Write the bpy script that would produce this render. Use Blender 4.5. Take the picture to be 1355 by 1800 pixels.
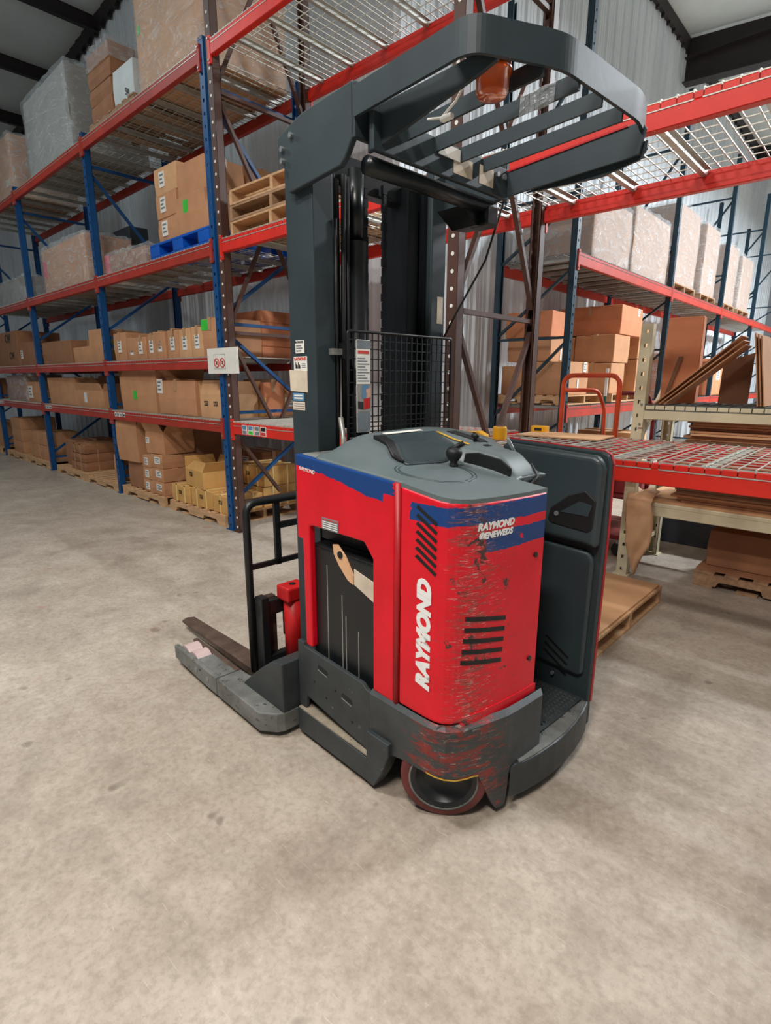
import bpy, math, random
from mathutils import Vector, Matrix
random.seed(7)
for o in list(bpy.data.objects): bpy.data.objects.remove(o)
S = bpy.context.scene
C = S.collection
PI = math.pi

# ------------------------------------------------------------------ camera, world, exposure
CAM_H = 1.5
F_PX, PITCH, YAW, ROLL = 966.3, 0.235366, -0.746333, -0.003337
fw = Vector((math.sin(YAW)*math.cos(PITCH), math.cos(YAW)*math.cos(PITCH), -math.sin(PITCH)))
rt = Vector((math.cos(YAW), -math.sin(YAW), 0))
dn = fw.cross(rt)
rt2 = rt*math.cos(ROLL) + dn*math.sin(ROLL)
dn2 = -rt*math.sin(ROLL) + dn*math.cos(ROLL)
cam = bpy.data.cameras.new('camera')
cam.sensor_fit = 'HORIZONTAL'; cam.sensor_width = 36.0; cam.lens = F_PX/1355*36
cam.clip_start = .05; cam.clip_end = 200
co = bpy.data.objects.new('camera', cam); C.objects.link(co)
mw = Matrix.Identity(4)
for i in range(3):
    mw[i][0] = rt2[i]; mw[i][1] = -dn2[i]; mw[i][2] = -fw[i]
mw[2][3] = CAM_H
co.matrix_world = mw
S.camera = co

w = bpy.data.worlds.new('hall_daylight'); S.world = w; w.use_nodes = True
bg = w.node_tree.nodes['Background']; bg.inputs[0].default_value = (.86, .93, 1.0, 1); bg.inputs[1].default_value = 0.14
S.view_settings.view_transform = 'Standard'; S.view_settings.look = 'None'
S.view_settings.exposure = 0.35; S.view_settings.gamma = 1.0; S.view_settings.use_curve_mapping = False

LAMPS = [  # high-bay fixtures hanging from the roof: x, y, z, watts, colour
    (0.2, -1.6, 5.4, 200, (1, .92, .85)),
    (-2.7, -0.7, 5.8, 135, (1, .97, .94)),
    (-8.6, 0.2, 6.3, 55, (.84, .96, 1)),
    (1.8, 9.5, 6.6, 640, (.89, .95, 1)),
    (1.8, 13.8, 6.6, 760, (.89, .95, 1)),
    (1.8, 18.5, 6.6, 640, (.89, .95, 1)),
]

# ------------------------------------------------------------------ helpers
def lin(c):
    r = []
    for v in c[:3]:
        v = v/255.0
        r.append(v/12.92 if v <= .04045 else ((v+.055)/1.055)**2.4)
    return (*r, 1)

class NT:
    def __init__(s, m): s.t = m.node_tree; s.n = s.t.nodes; s.l = s.t.links
    def add(s, typ, **kw):
        n = s.n.new(typ)
        for k, v in kw.items():
            if k.startswith('i_'):
                key = k[2:]; key = int(key) if key.isdigit() else key.replace('_', ' ')
                n.inputs[key].default_value = v
            else: setattr(n, k, v)
        return n
    def link(s, a, b): s.l.new(a, b)
    def math(s, op, a, b=None, c=None, clamp=False):
        n = s.n.new('ShaderNodeMath'); n.operation = op; n.use_clamp = clamp
        for i, v in enumerate((a, b, c)):
            if v is None: continue
            if isinstance(v, (int, float)): n.inputs[i].default_value = v
            else: s.l.new(v, n.inputs[i])
        return n.outputs[0]
    def mix(s, fac, a, b):
        n = s.n.new('ShaderNodeMix'); n.data_type = 'RGBA'
        for i, v in ((0, fac), (6, a), (7, b)):
            if isinstance(v, (int, float, tuple)): n.inputs[i].default_value = v
            else: s.l.new(v, n.inputs[i])
        return n.outputs[2]
    def ramp(s, fac, stops):
        n = s.n.new('ShaderNodeValToRGB'); e = n.color_ramp.elements
        while len(e) > 1: e.remove(e[-1])
        e[0].position = stops[0][0]; e[0].color = stops[0][1]
        for p, c in stops[1:]:
            x = e.new(p); x.color = c
        s.l.new(fac, n.inputs[0]); return n.outputs[0]
    def noise(s, scale, detail=4, rough=.6, vec=None, dist=0):
        n = s.n.new('ShaderNodeTexNoise'); n.inputs['Scale'].default_value = scale; n.inputs['Detail'].default_value = detail
        n.inputs['Roughness'].default_value = rough; n.inputs['Distortion'].default_value = dist
        if vec is not None: s.l.new(vec, n.inputs['Vector'])
        return n.outputs['Fac']
    def coord(s, scale=(1, 1, 1)):
        t = s.n.new('ShaderNodeTexCoord'); m = s.n.new('ShaderNodeMapping'); m.inputs['Scale'].default_value = scale
        s.l.new(t.outputs['Object'], m.inputs['Vector']); return m.outputs['Vector']
    def bump(s, h, strength=.3, dist=.01):
        n = s.n.new('ShaderNodeBump'); n.inputs['Strength'].default_value = strength; n.inputs['Distance'].default_value = dist
        s.l.new(h, n.inputs['Height']); s.l.new(n.outputs[0], s.bs.inputs['Normal'])

MATS = {}
def new_mat(name):
    m = bpy.data.materials.new(name); m.use_nodes = True; t = NT(m); t.bs = t.n['Principled BSDF']; MATS[name] = m
    return m, t
BW = ((0, 0, 0, 1), (1, 1, 1, 1))

def paint(name, col, rough=.5, metal=0., var=.25, scale=6., wear=None, wear_amt=.62, bump=.05, stretch=(1, 1, 1)):
    m, t = new_mat(name)
    v = t.coord(stretch)
    n = t.noise(scale, 5, .6, v)
    c = lin(col); d = tuple(x*(1-var) for x in c[:3])+(1,); e = tuple(min(1, x*(1+var*.6)) for x in c[:3])+(1,)
    base = t.ramp(n, [(.3, d), (.7, e)])
    if wear:
        n2 = t.noise(scale*4.3, 6, .75, v)
        f = t.ramp(n2, [(wear_amt, BW[0]), (wear_amt+.05, BW[1])])
        base = t.mix(f, base, lin(wear))
    t.link(base, t.bs.inputs['Base Color'])
    t.bs.inputs['Roughness'].default_value = rough; t.bs.inputs['Metallic'].default_value = metal
    if bump: t.bump(t.noise(scale*9, 3, .6, v), bump, .004)
    return m

paint('beam_red', (222, 44, 30), .45, 0, .18, 3, (150, 120, 110), .73)
paint('beam_red_old', (178, 52, 36), .5, 0, .25, 3, (120, 90, 80), .70)
paint('blue_steel', (6, 76, 134), .45, 0, .2, 3, (150, 165, 175), .71)
paint('brown_steel', (84, 56, 46), .5, 0, .25, 4, (140, 120, 105), .72)
paint('teal_steel', (8, 46, 62), .45, 0, .2, 3)
paint('cream_steel', (214, 204, 172), .55, 0, .15, 3, (130, 110, 90), .70)
paint('galvanised', (190, 190, 182), .38, .55, .2, 8)
paint('wire_steel', (205, 203, 192), .4, .4, .1, 8)
paint('wire_dark', (95, 100, 98), .5, .3, .1, 8)
paint('truck_dark', (45, 57, 62), .5, 0, .22, 4, (110, 120, 120), .74, .06)
paint('truck_black', (24, 28, 30), .42, 0, .3, 5, (70, 74, 76), .74)
paint('mast_black', (20, 25, 28), .3, .2, .4, 9, (60, 66, 70), .72, .08, (3, 3, .4))
paint('chassis', (52, 58, 60), .5, 0, .35, 6, (130, 125, 118), .66, .1)
paint('steel_worn', (118, 120, 116), .55, .1, .5, 7, (56, 52, 48), .58, .2)
paint('ledge_top', (150, 140, 122), .7, 0, .3, 14, (80, 75, 68), .6)
paint('grey_plastic', (98, 110, 112), .42, 0, .10, 3, None, .7, .12)
paint('dark_plastic', (50, 62, 66), .42, 0, .12, 3, None, .7, .12)
paint('black_rubber', (18, 20, 21), .55, 0, .2, 8)
paint('tread_rubber', (52, 60, 62), .6, 0, .25, 12)
paint('tyre_red', (104, 44, 42), .6, 0, .3, 10, (70, 50, 48), .6)
paint('roller_pink', (205, 182, 180), .5, 0, .15, 12)
paint('rust_fork', (96, 78, 68), .55, .3, .4, 12, (140, 120, 105), .66)
paint('red_part', (196, 26, 28), .45, 0, .2, 6)
paint('hood_trim_red', (176, 22, 30), .45, 0, .2, 6)
paint('orange_cart', (222, 84, 42), .45, 0, .15, 5)
paint('cart_red', (120, 30, 34), .55, 0, .2, 5)
paint('kraft', (196, 143, 103), .8, 0, .14, 4, None, .7, .08)
paint('kraft_pale', (172, 140, 118), .8, 0, .14, 2, None, .7, .08)
paint('kraft_dark', (158, 110, 78), .82, 0, .16, 4, None, .7, .08)
paint('kraft_light', (214, 166, 122), .8, 0, .12, 4, None, .7, .08)
paint('kraft_yellow', (206, 158, 92), .8, 0, .14, 4, None, .7, .08)
paint('kraft_red', (206, 132, 92), .8, 0, .12, 4, None, .7, .08)
paint('kraft_inside', (122, 86, 62), .85, 0, .15, 4)
paint('paper_brown', (222, 176, 134), .75, 0, .12, 5)
paint('tape_clear', (186, 146, 108), .25, 0, .1, 10)
paint('strap_yellow', (236, 214, 150), .4, 0, .05, 10)
paint('wood', (206, 164, 122), .75, 0, .28, 5, None, .7, .15, (1, 6, 6))
paint('wood_old', (168, 132, 100), .8, 0, .32, 5, None, .7, .15, (6, 1, 6))
paint('plastic_blue', (12, 92, 196), .35, 0, .12, 4)
paint('white_paper', (236, 234, 226), .6, 0, .06, 12)
paint('old_paper', (214, 200, 180), .7, 0, .22, 12, (160, 140, 120), .64)
paint('ink', (28, 28, 30), .6, 0, 0, 5, None, .7, 0)
paint('ink_red', (205, 60, 48), .6, 0, 0, 5, None, .7, 0)
paint('ink_blue', (92, 140, 176), .5, 0, .1, 5, None, .7, 0)
paint('ink_green', (60, 200, 60), .5, 0, .1, 9, None, .7, 0)
paint('ink_pink', (220, 84, 112), .5, 0, .1, 9, None, .7, 0)
paint('ink_grey', (120, 128, 134), .6, 0, .1, 30, None, .7, 0)
paint('ink_faint', (150, 100, 70), .8, 0, .1, 9, None, .7, 0)
paint('white_letter', (238, 240, 238), .45, 0, .05, 30, (205, 150, 150), .72, 0)
paint('skin_print', (206, 160, 138), .6, 0, .3, 40, None, .7, 0)
paint('yellow_plastic', (236, 170, 28), .4, 0, .15, 8)
paint('yellow_strip', (214, 170, 60), .4, 0, .2, 30)
paint('green_pole', (10, 96, 84), .4, 0, .1, 5)
paint('carton_white', (214, 222, 224), .6, 0, .1, 4)
paint('carton_grey', (150, 148, 142), .6, 0, .18, 4)
paint('dark_load', (38, 46, 52), .45, 0, .3, 6)
paint('shade_dark', (62, 68, 80), .7, 0, .2, 4)
paint('roof_white', (222, 230, 230), .7, 0, .08, 1.2, None, .7, 0)
paint('roof_steel', (42, 34, 34), .6, 0, .2, 4)
paint('lamp_case', (225, 225, 225), .4, 0, .05, 4)
paint('bolt', (150, 156, 158), .35, .6, .1, 10)

def wall_material():
    m, t = new_mat('wall_metal'); v = t.coord((1, 1, .25))
    n = t.noise(1.3, 4, .6, v)
    t.link(t.ramp(n, [(.3, lin((206, 214, 220))), (.7, lin((232, 238, 242)))]), t.bs.inputs['Base Color'])
    t.bs.inputs['Roughness'].default_value = .45; t.bs.inputs['Metallic'].default_value = .0
wall_material()

def floor_material():
    m, t = new_mat('concrete'); v = t.coord()
    a = t.noise(.55, 6, .62, v, .6); b = t.noise(3.2, 8, .68, v, .4); c = t.noise(38, 4, .7, v); d = t.noise(1.1, 5, .7, v, 1.2)
    b2 = t.noise(11, 7, .72, v, .3)
    mixed = t.math('ADD', t.math('ADD', t.math('MULTIPLY', a, .30), t.math('MULTIPLY', b, .38)), t.math('MULTIPLY', b2, .32))
    base = t.ramp(mixed, [(.35, lin((142, 131, 117))), (.46, lin((167, 155, 141))), (.54, lin((180, 169, 155))), (.66, lin((197, 187, 173)))])
    base = t.mix(t.math('MULTIPLY', t.ramp(c, [(.38, BW[1]), (.52, BW[0])]), .30), base, lin((128, 116, 100)))
    base = t.mix(t.math('MULTIPLY', t.ramp(c, [(.58, BW[0]), (.72, BW[1])]), .25), base, lin((226, 216, 200)))
    # tyre-dirt and old spills
    base = t.mix(t.math('MULTIPLY', t.ramp(d, [(.54, BW[0]), (.72, BW[1])]), .34), base, lin((112, 105, 94)))
    e = t.noise(5.5, 2, .5, v, .3)
    base = t.mix(t.math('MULTIPLY', t.ramp(e, [(.71, BW[0]), (.75, BW[1])]), .55), base, lin((104, 96, 86)))
    g = t.noise(2.6, 3, .5, t.coord((1.3, 1.0, 1)), .2)
    base = t.mix(t.math('MULTIPLY', t.ramp(g, [(.70, BW[0]), (.76, BW[1])]), .4), base, lin((170, 112, 84)))
    # fine scratches
    s1 = t.noise(9, 2, .5, t.coord((1, 14, 1)), .8)
    base = t.mix(t.math('MULTIPLY', t.ramp(s1, [(.70, BW[0]), (.73, BW[1])]), .3), base, lin((222, 212, 196)))
    vo = t.add('ShaderNodeTexVoronoi'); vo.inputs['Scale'].default_value = 3.1; t.link(v, vo.inputs['Vector'])
    base = t.mix(t.math('MULTIPLY', t.ramp(vo.outputs['Distance'], [(.035, BW[1]), (.07, BW[0])]), .5), base, lin((108, 98, 88)))
    t.link(base, t.bs.inputs['Base Color'])
    t.link(t.ramp(b, [(.3, (.42, .42, .42, 1)), (.7, (.62, .62, .62, 1))]), t.bs.inputs['Roughness'])
    t.bump(c, .12, .003)
floor_material()

def film_material():
    m, t = new_mat('stretch_film')
    n = t.noise(1.1, 3, .55, t.coord((1, 1, .35)), 1.0); n2 = t.noise(2.2, 4, .6, t.coord((1.2, 1.2, 2.6)), 3.5); n3 = t.noise(9, 3, .6, t.coord((1, 1, .6)), 1.5)
    t.bs.inputs['Base Color'].default_value = (.78, .82, .84, 1); t.bs.inputs['Roughness'].default_value = .14
    t.bump(t.math('ADD', t.math('ADD', n, n2), t.math('MULTIPLY', n3, .16)), .45, .07)
    tr = t.add('ShaderNodeBsdfTransparent'); mx = t.add('ShaderNodeMixShader')
    f = t.ramp(n2, [(.30, (.16, .16, .16, 1)), (.52, (.26, .26, .26, 1)), (.64, (.44, .44, .44, 1)), (.74, (.30, .30, .30, 1))])
    t.link(f, mx.inputs[0]); t.link(tr.outputs[0], mx.inputs[1]); t.link(t.bs.outputs[0], mx.inputs[2])
    t.link(mx.outputs[0], t.n['Material Output'].inputs[0])
film_material()

def amber_material():
    m, t = new_mat('amber_lens')
    t.bs.inputs['Base Color'].default_value = lin((226, 96, 18)); t.bs.inputs['Roughness'].default_value = .12
    t.bs.inputs['Transmission Weight'].default_value = .45; t.bs.inputs['IOR'].default_value = 1.45
amber_material()

def hood_material():
    """Red truck paint: blue painted bands with chipped edges, scuffs round the rear corner."""
    m, t = new_mat('hood_red'); tc = t.add('ShaderNodeTexCoord'); sp = t.add('ShaderNodeSeparateXYZ')
    t.link(tc.outputs['Object'], sp.inputs[0]); u, v, z = sp.outputs
    nb = t.noise(4, 4, .6, tc.outputs['Object'])
    base = t.ramp(nb, [(.3, lin((208, 0, 28))), (.7, lin((232, 4, 38)))])
    edge = t.math('MULTIPLY', t.math('SUBTRACT', t.noise(22, 4, .7, t.coord((1, 1, 1))), .5), .05)
    zz = t.math('ADD', t.math('ADD', z, t.math('MULTIPLY', u, .077)), t.math('MULTIPLY', edge, .5))
    def band(a, lo, hi): return t.math('MULTIPLY', t.math('GREATER_THAN', a, lo), t.math('LESS_THAN', a, hi))
    ue = t.math('ADD', u, t.math('MULTIPLY', edge, 1.5))
    side = t.math('MULTIPLY', band(zz, 1.178, 1.30), t.math('LESS_THAN', ue, .545))
    sidelow = t.math('MULTIPLY', band(zz, 1.15, 1.178), band(ue, .17, .50)); sidelow = t.math('MULTIPLY', sidelow, t.math('GREATER_THAN', t.math('ADD', zz, t.math('MULTIPLY', u, .12)), 1.20))
    ve = t.math('ADD', v, edge)
    z2 = t.math('ADD', z, t.math('MULTIPLY', edge, .35))
    rear1 = t.math('MULTIPLY', band(z2, 1.075, 1.133), t.math('GREATER_THAN', ue, .62))
    chip = t.noise(9, 5, .7, tc.outputs['Object'], .6)
    rear1 = t.math('MULTIPLY', rear1, t.math('LESS_THAN', chip, .63))
    rear2 = t.math('MULTIPLY', band(z2, .982, 1.045), t.math('GREATER_THAN', ve, .13)); rear2 = t.math('MULTIPLY', rear2, t.math('GREATER_THAN', u, .8))
    rear2 = t.math('MULTIPLY', rear2, t.math('LESS_THAN', chip, .66))
    blue = t.math('MAXIMUM', t.math('MAXIMUM', side, sidelow), t.math('MAXIMUM', rear1, rear2))
    base = t.mix(blue, base, lin((10, 62, 126)))
    # scuffs concentrated on the exposed rear corner
    corner = t.math('MULTIPLY', t.math('SUBTRACT', u, .70), 9, clamp=True)
    far = t.math('SUBTRACT', 1.0, t.math('MULTIPLY', t.math('SUBTRACT', v, .10), 4.5, clamp=True), clamp=True)
    zone = t.math('MULTIPLY', corner, t.math('ADD', t.math('MULTIPLY', far, .78), .22))
    st = t.coord((4, 4, 22)); s1 = t.noise(4.5, 7, .78, st, .7)
    k = t.math('ADD', s1, t.math('MULTIPLY', zone, .195))
    grime = t.ramp(k, [(.66, BW[0]), (.75, BW[1])])
    base = t.mix(t.math('MULTIPLY', grime, .75), base, lin((120, 74, 66)))
    s2 = t.noise(9, 6, .8, t.coord((3, 3, 30)), .5)
    k2 = t.math('ADD', s2, t.math('MULTIPLY', zone, .155))
    base = t.mix(t.ramp(k2, [(.715, BW[0]), (.76, BW[1])]), base, lin((206, 176, 168)))
    s3 = t.noise(14, 4, .7, tc.outputs['Object'], .5); k3 = t.math('ADD', s3, t.math('MULTIPLY', zone, .17))
    base = t.mix(t.ramp(k3, [(.745, BW[0]), (.78, BW[1])]), base, lin((74, 52, 50)))
    t.link(base, t.bs.inputs['Base Color']); t.bs.inputs['Roughness'].default_value = .42
    t.bump(s1, .10, .004)
hood_material()

def skirt_material():
    m, t = new_mat('skirt_paint'); tc = t.add('ShaderNodeTexCoord'); o = tc.outputs['Object']
    n = t.noise(5, 5, .65, o); base = t.ramp(n, [(.3, lin((40, 45, 47))), (.7, lin((66, 72, 73)))])
    sp = t.add('ShaderNodeSeparateXYZ'); t.link(o, sp.inputs[0])
    zone = t.math('MULTIPLY', t.math('SUBTRACT', sp.outputs[0], .58), 8, clamp=True)
    far = t.math('SUBTRACT', 1.0, t.math('MULTIPLY', t.math('SUBTRACT', sp.outputs[1], .16), 8, clamp=True), clamp=True)
    zone = t.math('MULTIPLY', zone, far)
    r = t.math('ADD', t.noise(3.2, 6, .75, t.coord((3, 3, 11)), .6), t.math('MULTIPLY', zone, .16))
    base = t.mix(t.ramp(r, [(.635, BW[0]), (.70, BW[1])]), base, lin((128, 42, 36)))
    r2 = t.math('ADD', t.noise(7, 6, .8, t.coord((3, 3, 22)), .4), t.math('MULTIPLY', zone, .12))
    base = t.mix(t.ramp(r2, [(.70, BW[0]), (.76, BW[1])]), base, lin((150, 146, 140)))
    t.link(base, t.bs.inputs['Base Color']); t.bs.inputs['Roughness'].default_value = .45
    t.bump(r2, .15, .004)
skirt_material()

def M(n): return MATS[n]

class MB:
    def __init__(s): s.v = []; s.f = []
    def add(s, vs, fs):
        b = len(s.v); s.v += [tuple(v) for v in vs]; s.f += [tuple(i+b for i in f) for f in fs]; return s
    def box(s, x0, x1, y0, y1, z0, z1):
        return s.add([(x0, y0, z0), (x1, y0, z0), (x1, y1, z0), (x0, y1, z0), (x0, y0, z1), (x1, y0, z1), (x1, y1, z1), (x0, y1, z1)],
                     [(0, 3, 2, 1), (4, 5, 6, 7), (0, 1, 5, 4), (1, 2, 6, 5), (2, 3, 7, 6), (3, 0, 4, 7)])
    def bar(s, p, q, w, h, up=(0, 0, 1)):
        p = Vector(p); q = Vector(q); d = (q-p).normalized(); a = d.cross(Vector(up))
        if a.length < 1e-4: a = d.cross(Vector((1, 0, 0)))
        a.normalize(); b = a.cross(d)
        a *= w/2; b *= h/2
        vs = [p-a-b, p+a-b, p+a+b, p-a+b, q-a-b, q+a-b, q+a+b, q-a+b]
        return s.add(vs, [(0, 1, 2, 3), (7, 6, 5, 4), (0, 4, 5, 1), (1, 5, 6, 2), (2, 6, 7, 3), (3, 7, 4, 0)])
    def prism(s, poly, z0, z1):
        """poly: (x, y) list; z0 / z1 number or function (x, y)"""
        g = lambda z, p: z(*p) if callable(z) else z
        n = len(poly)
        vs = [(x, y, g(z0, (x, y))) for x, y in poly] + [(x, y, g(z1, (x, y))) for x, y in poly]
        return s.add(vs, [tuple(range(n-1, -1, -1)), tuple(range(n, 2*n))] + [(i, (i+1) % n, (i+1) % n+n, i+n) for i in range(n)])
    def prism_xz(s, poly, y0, y1):
        n = len(poly)
        vs = [(x, y0, z) for x, z in poly] + [(x, y1, z) for x, z in poly]
        return s.add(vs, [tuple(range(n)), tuple(range(2*n-1, n-1, -1))] + [((i+1) % n, i, i+n, (i+1) % n+n) for i in range(n)])
    def prism_yz(s, poly, x0, x1):
        n = len(poly)
        vs = [(x0, y, z) for y, z in poly] + [(x1, y, z) for y, z in poly]
        return s.add(vs, [tuple(range(n-1, -1, -1)), tuple(range(n, 2*n))] + [(i, (i+1) % n, (i+1) % n+n, i+n) for i in range(n)])
    def cyl(s, p, q, r, n=12, r2=None):
        p = Vector(p); q = Vector(q); d = (q-p).normalized(); a = d.orthogonal().normalized(); b = d.cross(a); r2 = r if r2 is None else r2
        vs = [p+(a*math.cos(2*PI*i/n)+b*math.sin(2*PI*i/n))*r for i in range(n)] + [q+(a*math.cos(2*PI*i/n)+b*math.sin(2*PI*i/n))*r2 for i in range(n)]
        return s.add(vs, [tuple(range(n-1, -1, -1)), tuple(range(n, 2*n))] + [(i, (i+1) % n, (i+1) % n+n, i+n) for i in range(n)])
    def lathe(s, prof, c, axis=(0, 0, 1), n=20, caps=True):
        """prof: (radius, height along axis)"""
        c = Vector(c); d = Vector(axis).normalized(); a = d.orthogonal().normalized(); b = d.cross(a); vs = []; fs = []
        for r, h in prof:
            vs += [c+d*h+(a*math.cos(2*PI*i/n)+b*math.sin(2*PI*i/n))*r for i in range(n)]
        for k in range(len(prof)-1):
            fs += [(k*n+i, k*n+(i+1) % n, (k+1)*n+(i+1) % n, (k+1)*n+i) for i in range(n)]
        if caps: fs += [tuple(range(n-1, -1, -1)), tuple(range((len(prof)-1)*n, len(prof)*n))]
        return s.add(vs, fs)
    def tube(s, pts, r, n=8):
        pts = [Vector(p) for p in pts]; vs = []; fs = []; a = None
        for i, p in enumerate(pts):
            d = (pts[min(i+1, len(pts)-1)]-pts[max(i-1, 0)]).normalized()
            a = d.orthogonal().normalized() if a is None else (a-d*a.dot(d)).normalized()
            b = d.cross(a)
            vs += [p+(a*math.cos(2*PI*k/n)+b*math.sin(2*PI*k/n))*r for k in range(n)]
        for i in range(len(pts)-1):
            fs += [(i*n+k, i*n+(k+1) % n, (i+1)*n+(k+1) % n, (i+1)*n+k) for k in range(n)]
        fs += [tuple(range(n-1, -1, -1)), tuple(range((len(pts)-1)*n, len(pts)*n))]
        return s.add(vs, fs)
    def mesh(s, name, mat, smooth=False):
        me = bpy.data.meshes.new(name); me.from_pydata(s.v, [], s.f); me.update()
        if mat: me.materials.append(M(mat))
        if smooth: me.polygons.foreach_set('use_smooth', [True]*len(me.polygons))
        return me
    def build(s, name, mat, parent=None, bevel=0, smooth=False, seg=2, solid=0):
        o = bpy.data.objects.new(name, s.mesh(name, mat, smooth)); C.objects.link(o); o.parent = parent
        if solid:
            md = o.modifiers.new('thickness', 'SOLIDIFY'); md.thickness = solid; md.offset = -1
        if bevel:
            md = o.modifiers.new('bevel', 'BEVEL'); md.width = bevel; md.segments = seg; md.limit_method = 'ANGLE'; md.angle_limit = .6
        return o

def fillet(pts, r, n=6):
    """round the inner corners of a polyline of 3-D points"""
    pts = [Vector(p) for p in pts]; out = [pts[0]]
    for i in range(1, len(pts)-1):
        a, b, c = pts[i-1], pts[i], pts[i+1]
        d1 = (a-b); d2 = (c-b); k = min(r, d1.length*.49, d2.length*.49)
        p, q = b+d1.normalized()*k, b+d2.normalized()*k
        for j in range(n+1):
            t = j/n; out.append(p*(1-t)**2+b*2*t*(1-t)+q*t*t)
    out.append(pts[-1]); return out

def obj(name, mesh, parent=None, loc=None, rot=None):
    o = bpy.data.objects.new(name, mesh); C.objects.link(o); o.parent = parent
    if loc: o.location = loc
    if rot: o.rotation_euler = rot
    return o
def tag(o, label, cat, group=None):
    o['label'] = label; o['category'] = cat
    if group: o['group'] = group
    return o
def empty(name, loc=(0, 0, 0), rz=0):
    o = bpy.data.objects.new(name, None); C.objects.link(o); o.location = loc; o.rotation_euler = (0, 0, rz); o.empty_display_size = .1
    return o
def structure(o): o['kind'] = 'structure'; return o
def stuff(o): o['kind'] = 'stuff'; return o

def text_mesh(body, size, extrude=.0006, shear=0., bold=0., spacing=1.0):
    cu = bpy.data.curves.new('lettering', 'FONT'); cu.body = body; cu.size = size; cu.extrude = extrude; cu.shear = shear; cu.offset = bold
    cu.align_x = 'CENTER'; cu.align_y = 'CENTER'; cu.space_character = spacing; cu.resolution_u = 3
    o = bpy.data.objects.new('lettering', cu); C.objects.link(o)
    bpy.context.view_layer.update()
    me = bpy.data.meshes.new_from_object(o.evaluated_get(bpy.context.evaluated_depsgraph_get()))
    bpy.data.objects.remove(o); return me
def text(body, size, mat, parent, origin, xdir, ydir, **k):
    me = text_mesh(body, size, **k); x = Vector(xdir).normalized(); y = Vector(ydir).normalized(); z = x.cross(y); o = Vector(origin)
    for v in me.vertices: v.co = o+x*v.co.x+y*v.co.y+z*v.co.z
    me.materials.clear(); me.materials.append(M(mat)); me.update()
    return obj('lettering', me, parent)

# ------------------------------------------------------------------ the building
structure(MB().box(-26, 9, -9, 26, -.1, 0).build('floor', 'concrete'))
RIDGE_X, RIDGE_Z, PITCH_R = -4.35, 8.15, 1/12
WALL_Y = 4.85
def roof_z(x): return RIDGE_Z-abs(x-RIDGE_X)*PITCH_R
def panel_profile(width):
    """trapezoid-rib sheet: list of (along, depth) with depth towards the room"""
    p = []; n = 3; q = width/n
    for i in range(n):
        a = i*q
        p += [(a, 0), (a+.02, .032), (a+.055, .032), (a+.075, 0), (a+.135, 0), (a+.143, .008), (a+.158, .008), (a+.166, 0), (a+.215, 0), (a+.223, .008), (a+.238, .008), (a+.246, 0)]
    p.append((width, 0)); return p
PW = .914
def wall_of_panels(name, n, place, ztop):
    root = structure(empty(name))
    for i in range(n):
        m = MB(); prof = panel_profile(PW); a0 = i*PW
        lo = [place(a0+a, d, 0) for a, d in prof]; hi = [place(a0+a, d, ztop(a0+a)) for a, d in prof]; k = len(prof)
        m.add(lo+hi, [(j, j+1, j+1+k, j+k) for j in range(k-1)])
        m.build('wall_panel', 'wall_metal', root)
    return root
wall_of_panels('wall_left', 22, lambda a, d, z: (RIDGE_X-a, WALL_Y-d, z), lambda a: roof_z(RIDGE_X-a)-.02)
wall_of_panels('wall_right', 23, lambda a, d, z: (RIDGE_X+d, WALL_Y+a, z), lambda a: RIDGE_Z-.02)
ceil = structure(MB().prism_xz([(-26, roof_z(-26)), (RIDGE_X, RIDGE_Z), (9, roof_z(9)), (9, roof_z(9)+.1), (RIDGE_X, RIDGE_Z+.1), (-26, roof_z(-26)+.1)], -9, 26).build('ceiling', 'roof_white'))
for x in (-21.6, -19.5, -17.5, -15.45, -13.35, -11.25, -9.15, -7.05, -2.0, .2, 2.4, 4.6, 6.8):
    z = roof_z(x)-.005; y1 = WALL_Y-.05 if x < RIDGE_X else 26
    m = MB().box(x-.035, x-.025, -9, y1, z-.25, z).box(x-.035, x+.06, -9, y1, z-.258, z-.25).box(x-.1, x-.025, -9, y1, z-.012, z)
    m.build('purlin', 'roof_steel', ceil)
for y in (13.46, 20.5):
    x0, x1 = RIDGE_X+.06, 8.5
    m = MB().prism_xz([(x0, 7.32), (x1, 6.5), (x1, roof_z(x1)-.03), (x0, RIDGE_Z-.05)], y-.008, y+.008)
    m.add([(x0, y-.13, 7.30), (x1, y-.13, 6.48), (x1, y+.13, 6.48), (x0, y+.13, 7.30), (x0, y-.13, 7.32), (x1, y-.13, 6.50), (x1, y+.13, 6.50), (x0, y+.13, 7.32)],
          [(0, 3, 2, 1), (4, 5, 6, 7), (0, 1, 5, 4), (1, 2, 6, 5), (2, 3, 7, 6), (3, 0, 4, 7)])
    m.box(x0, x1, y-.13, y-.008, 7.72, 7.735)
    m.build('rafter', 'roof_steel', ceil)
tr = MB()
for i in range(60):
    x = RIDGE_X-.3*i; z = roof_z(x)
    tr.box(x-.3, x, WALL_Y-.09, WALL_Y-.03, z-.24, z-.03)
    tr.box(x-.10, x-.04, WALL_Y-.10, WALL_Y-.03, z-.29, z-.24)
structure(tr.build('trim_1', 'roof_steel'))
tr = MB()
for i in range(68):
    y = WALL_Y+.305*i
    tr.box(RIDGE_X+.03, RIDGE_X+.09, y, y+.305, RIDGE_Z-.24, RIDGE_Z-.03)
    tr.box(RIDGE_X+.03, RIDGE_X+.10, y+.04, y+.10, RIDGE_Z-.29, RIDGE_Z-.24)
structure(tr.build('trim_2', 'roof_steel'))

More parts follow.
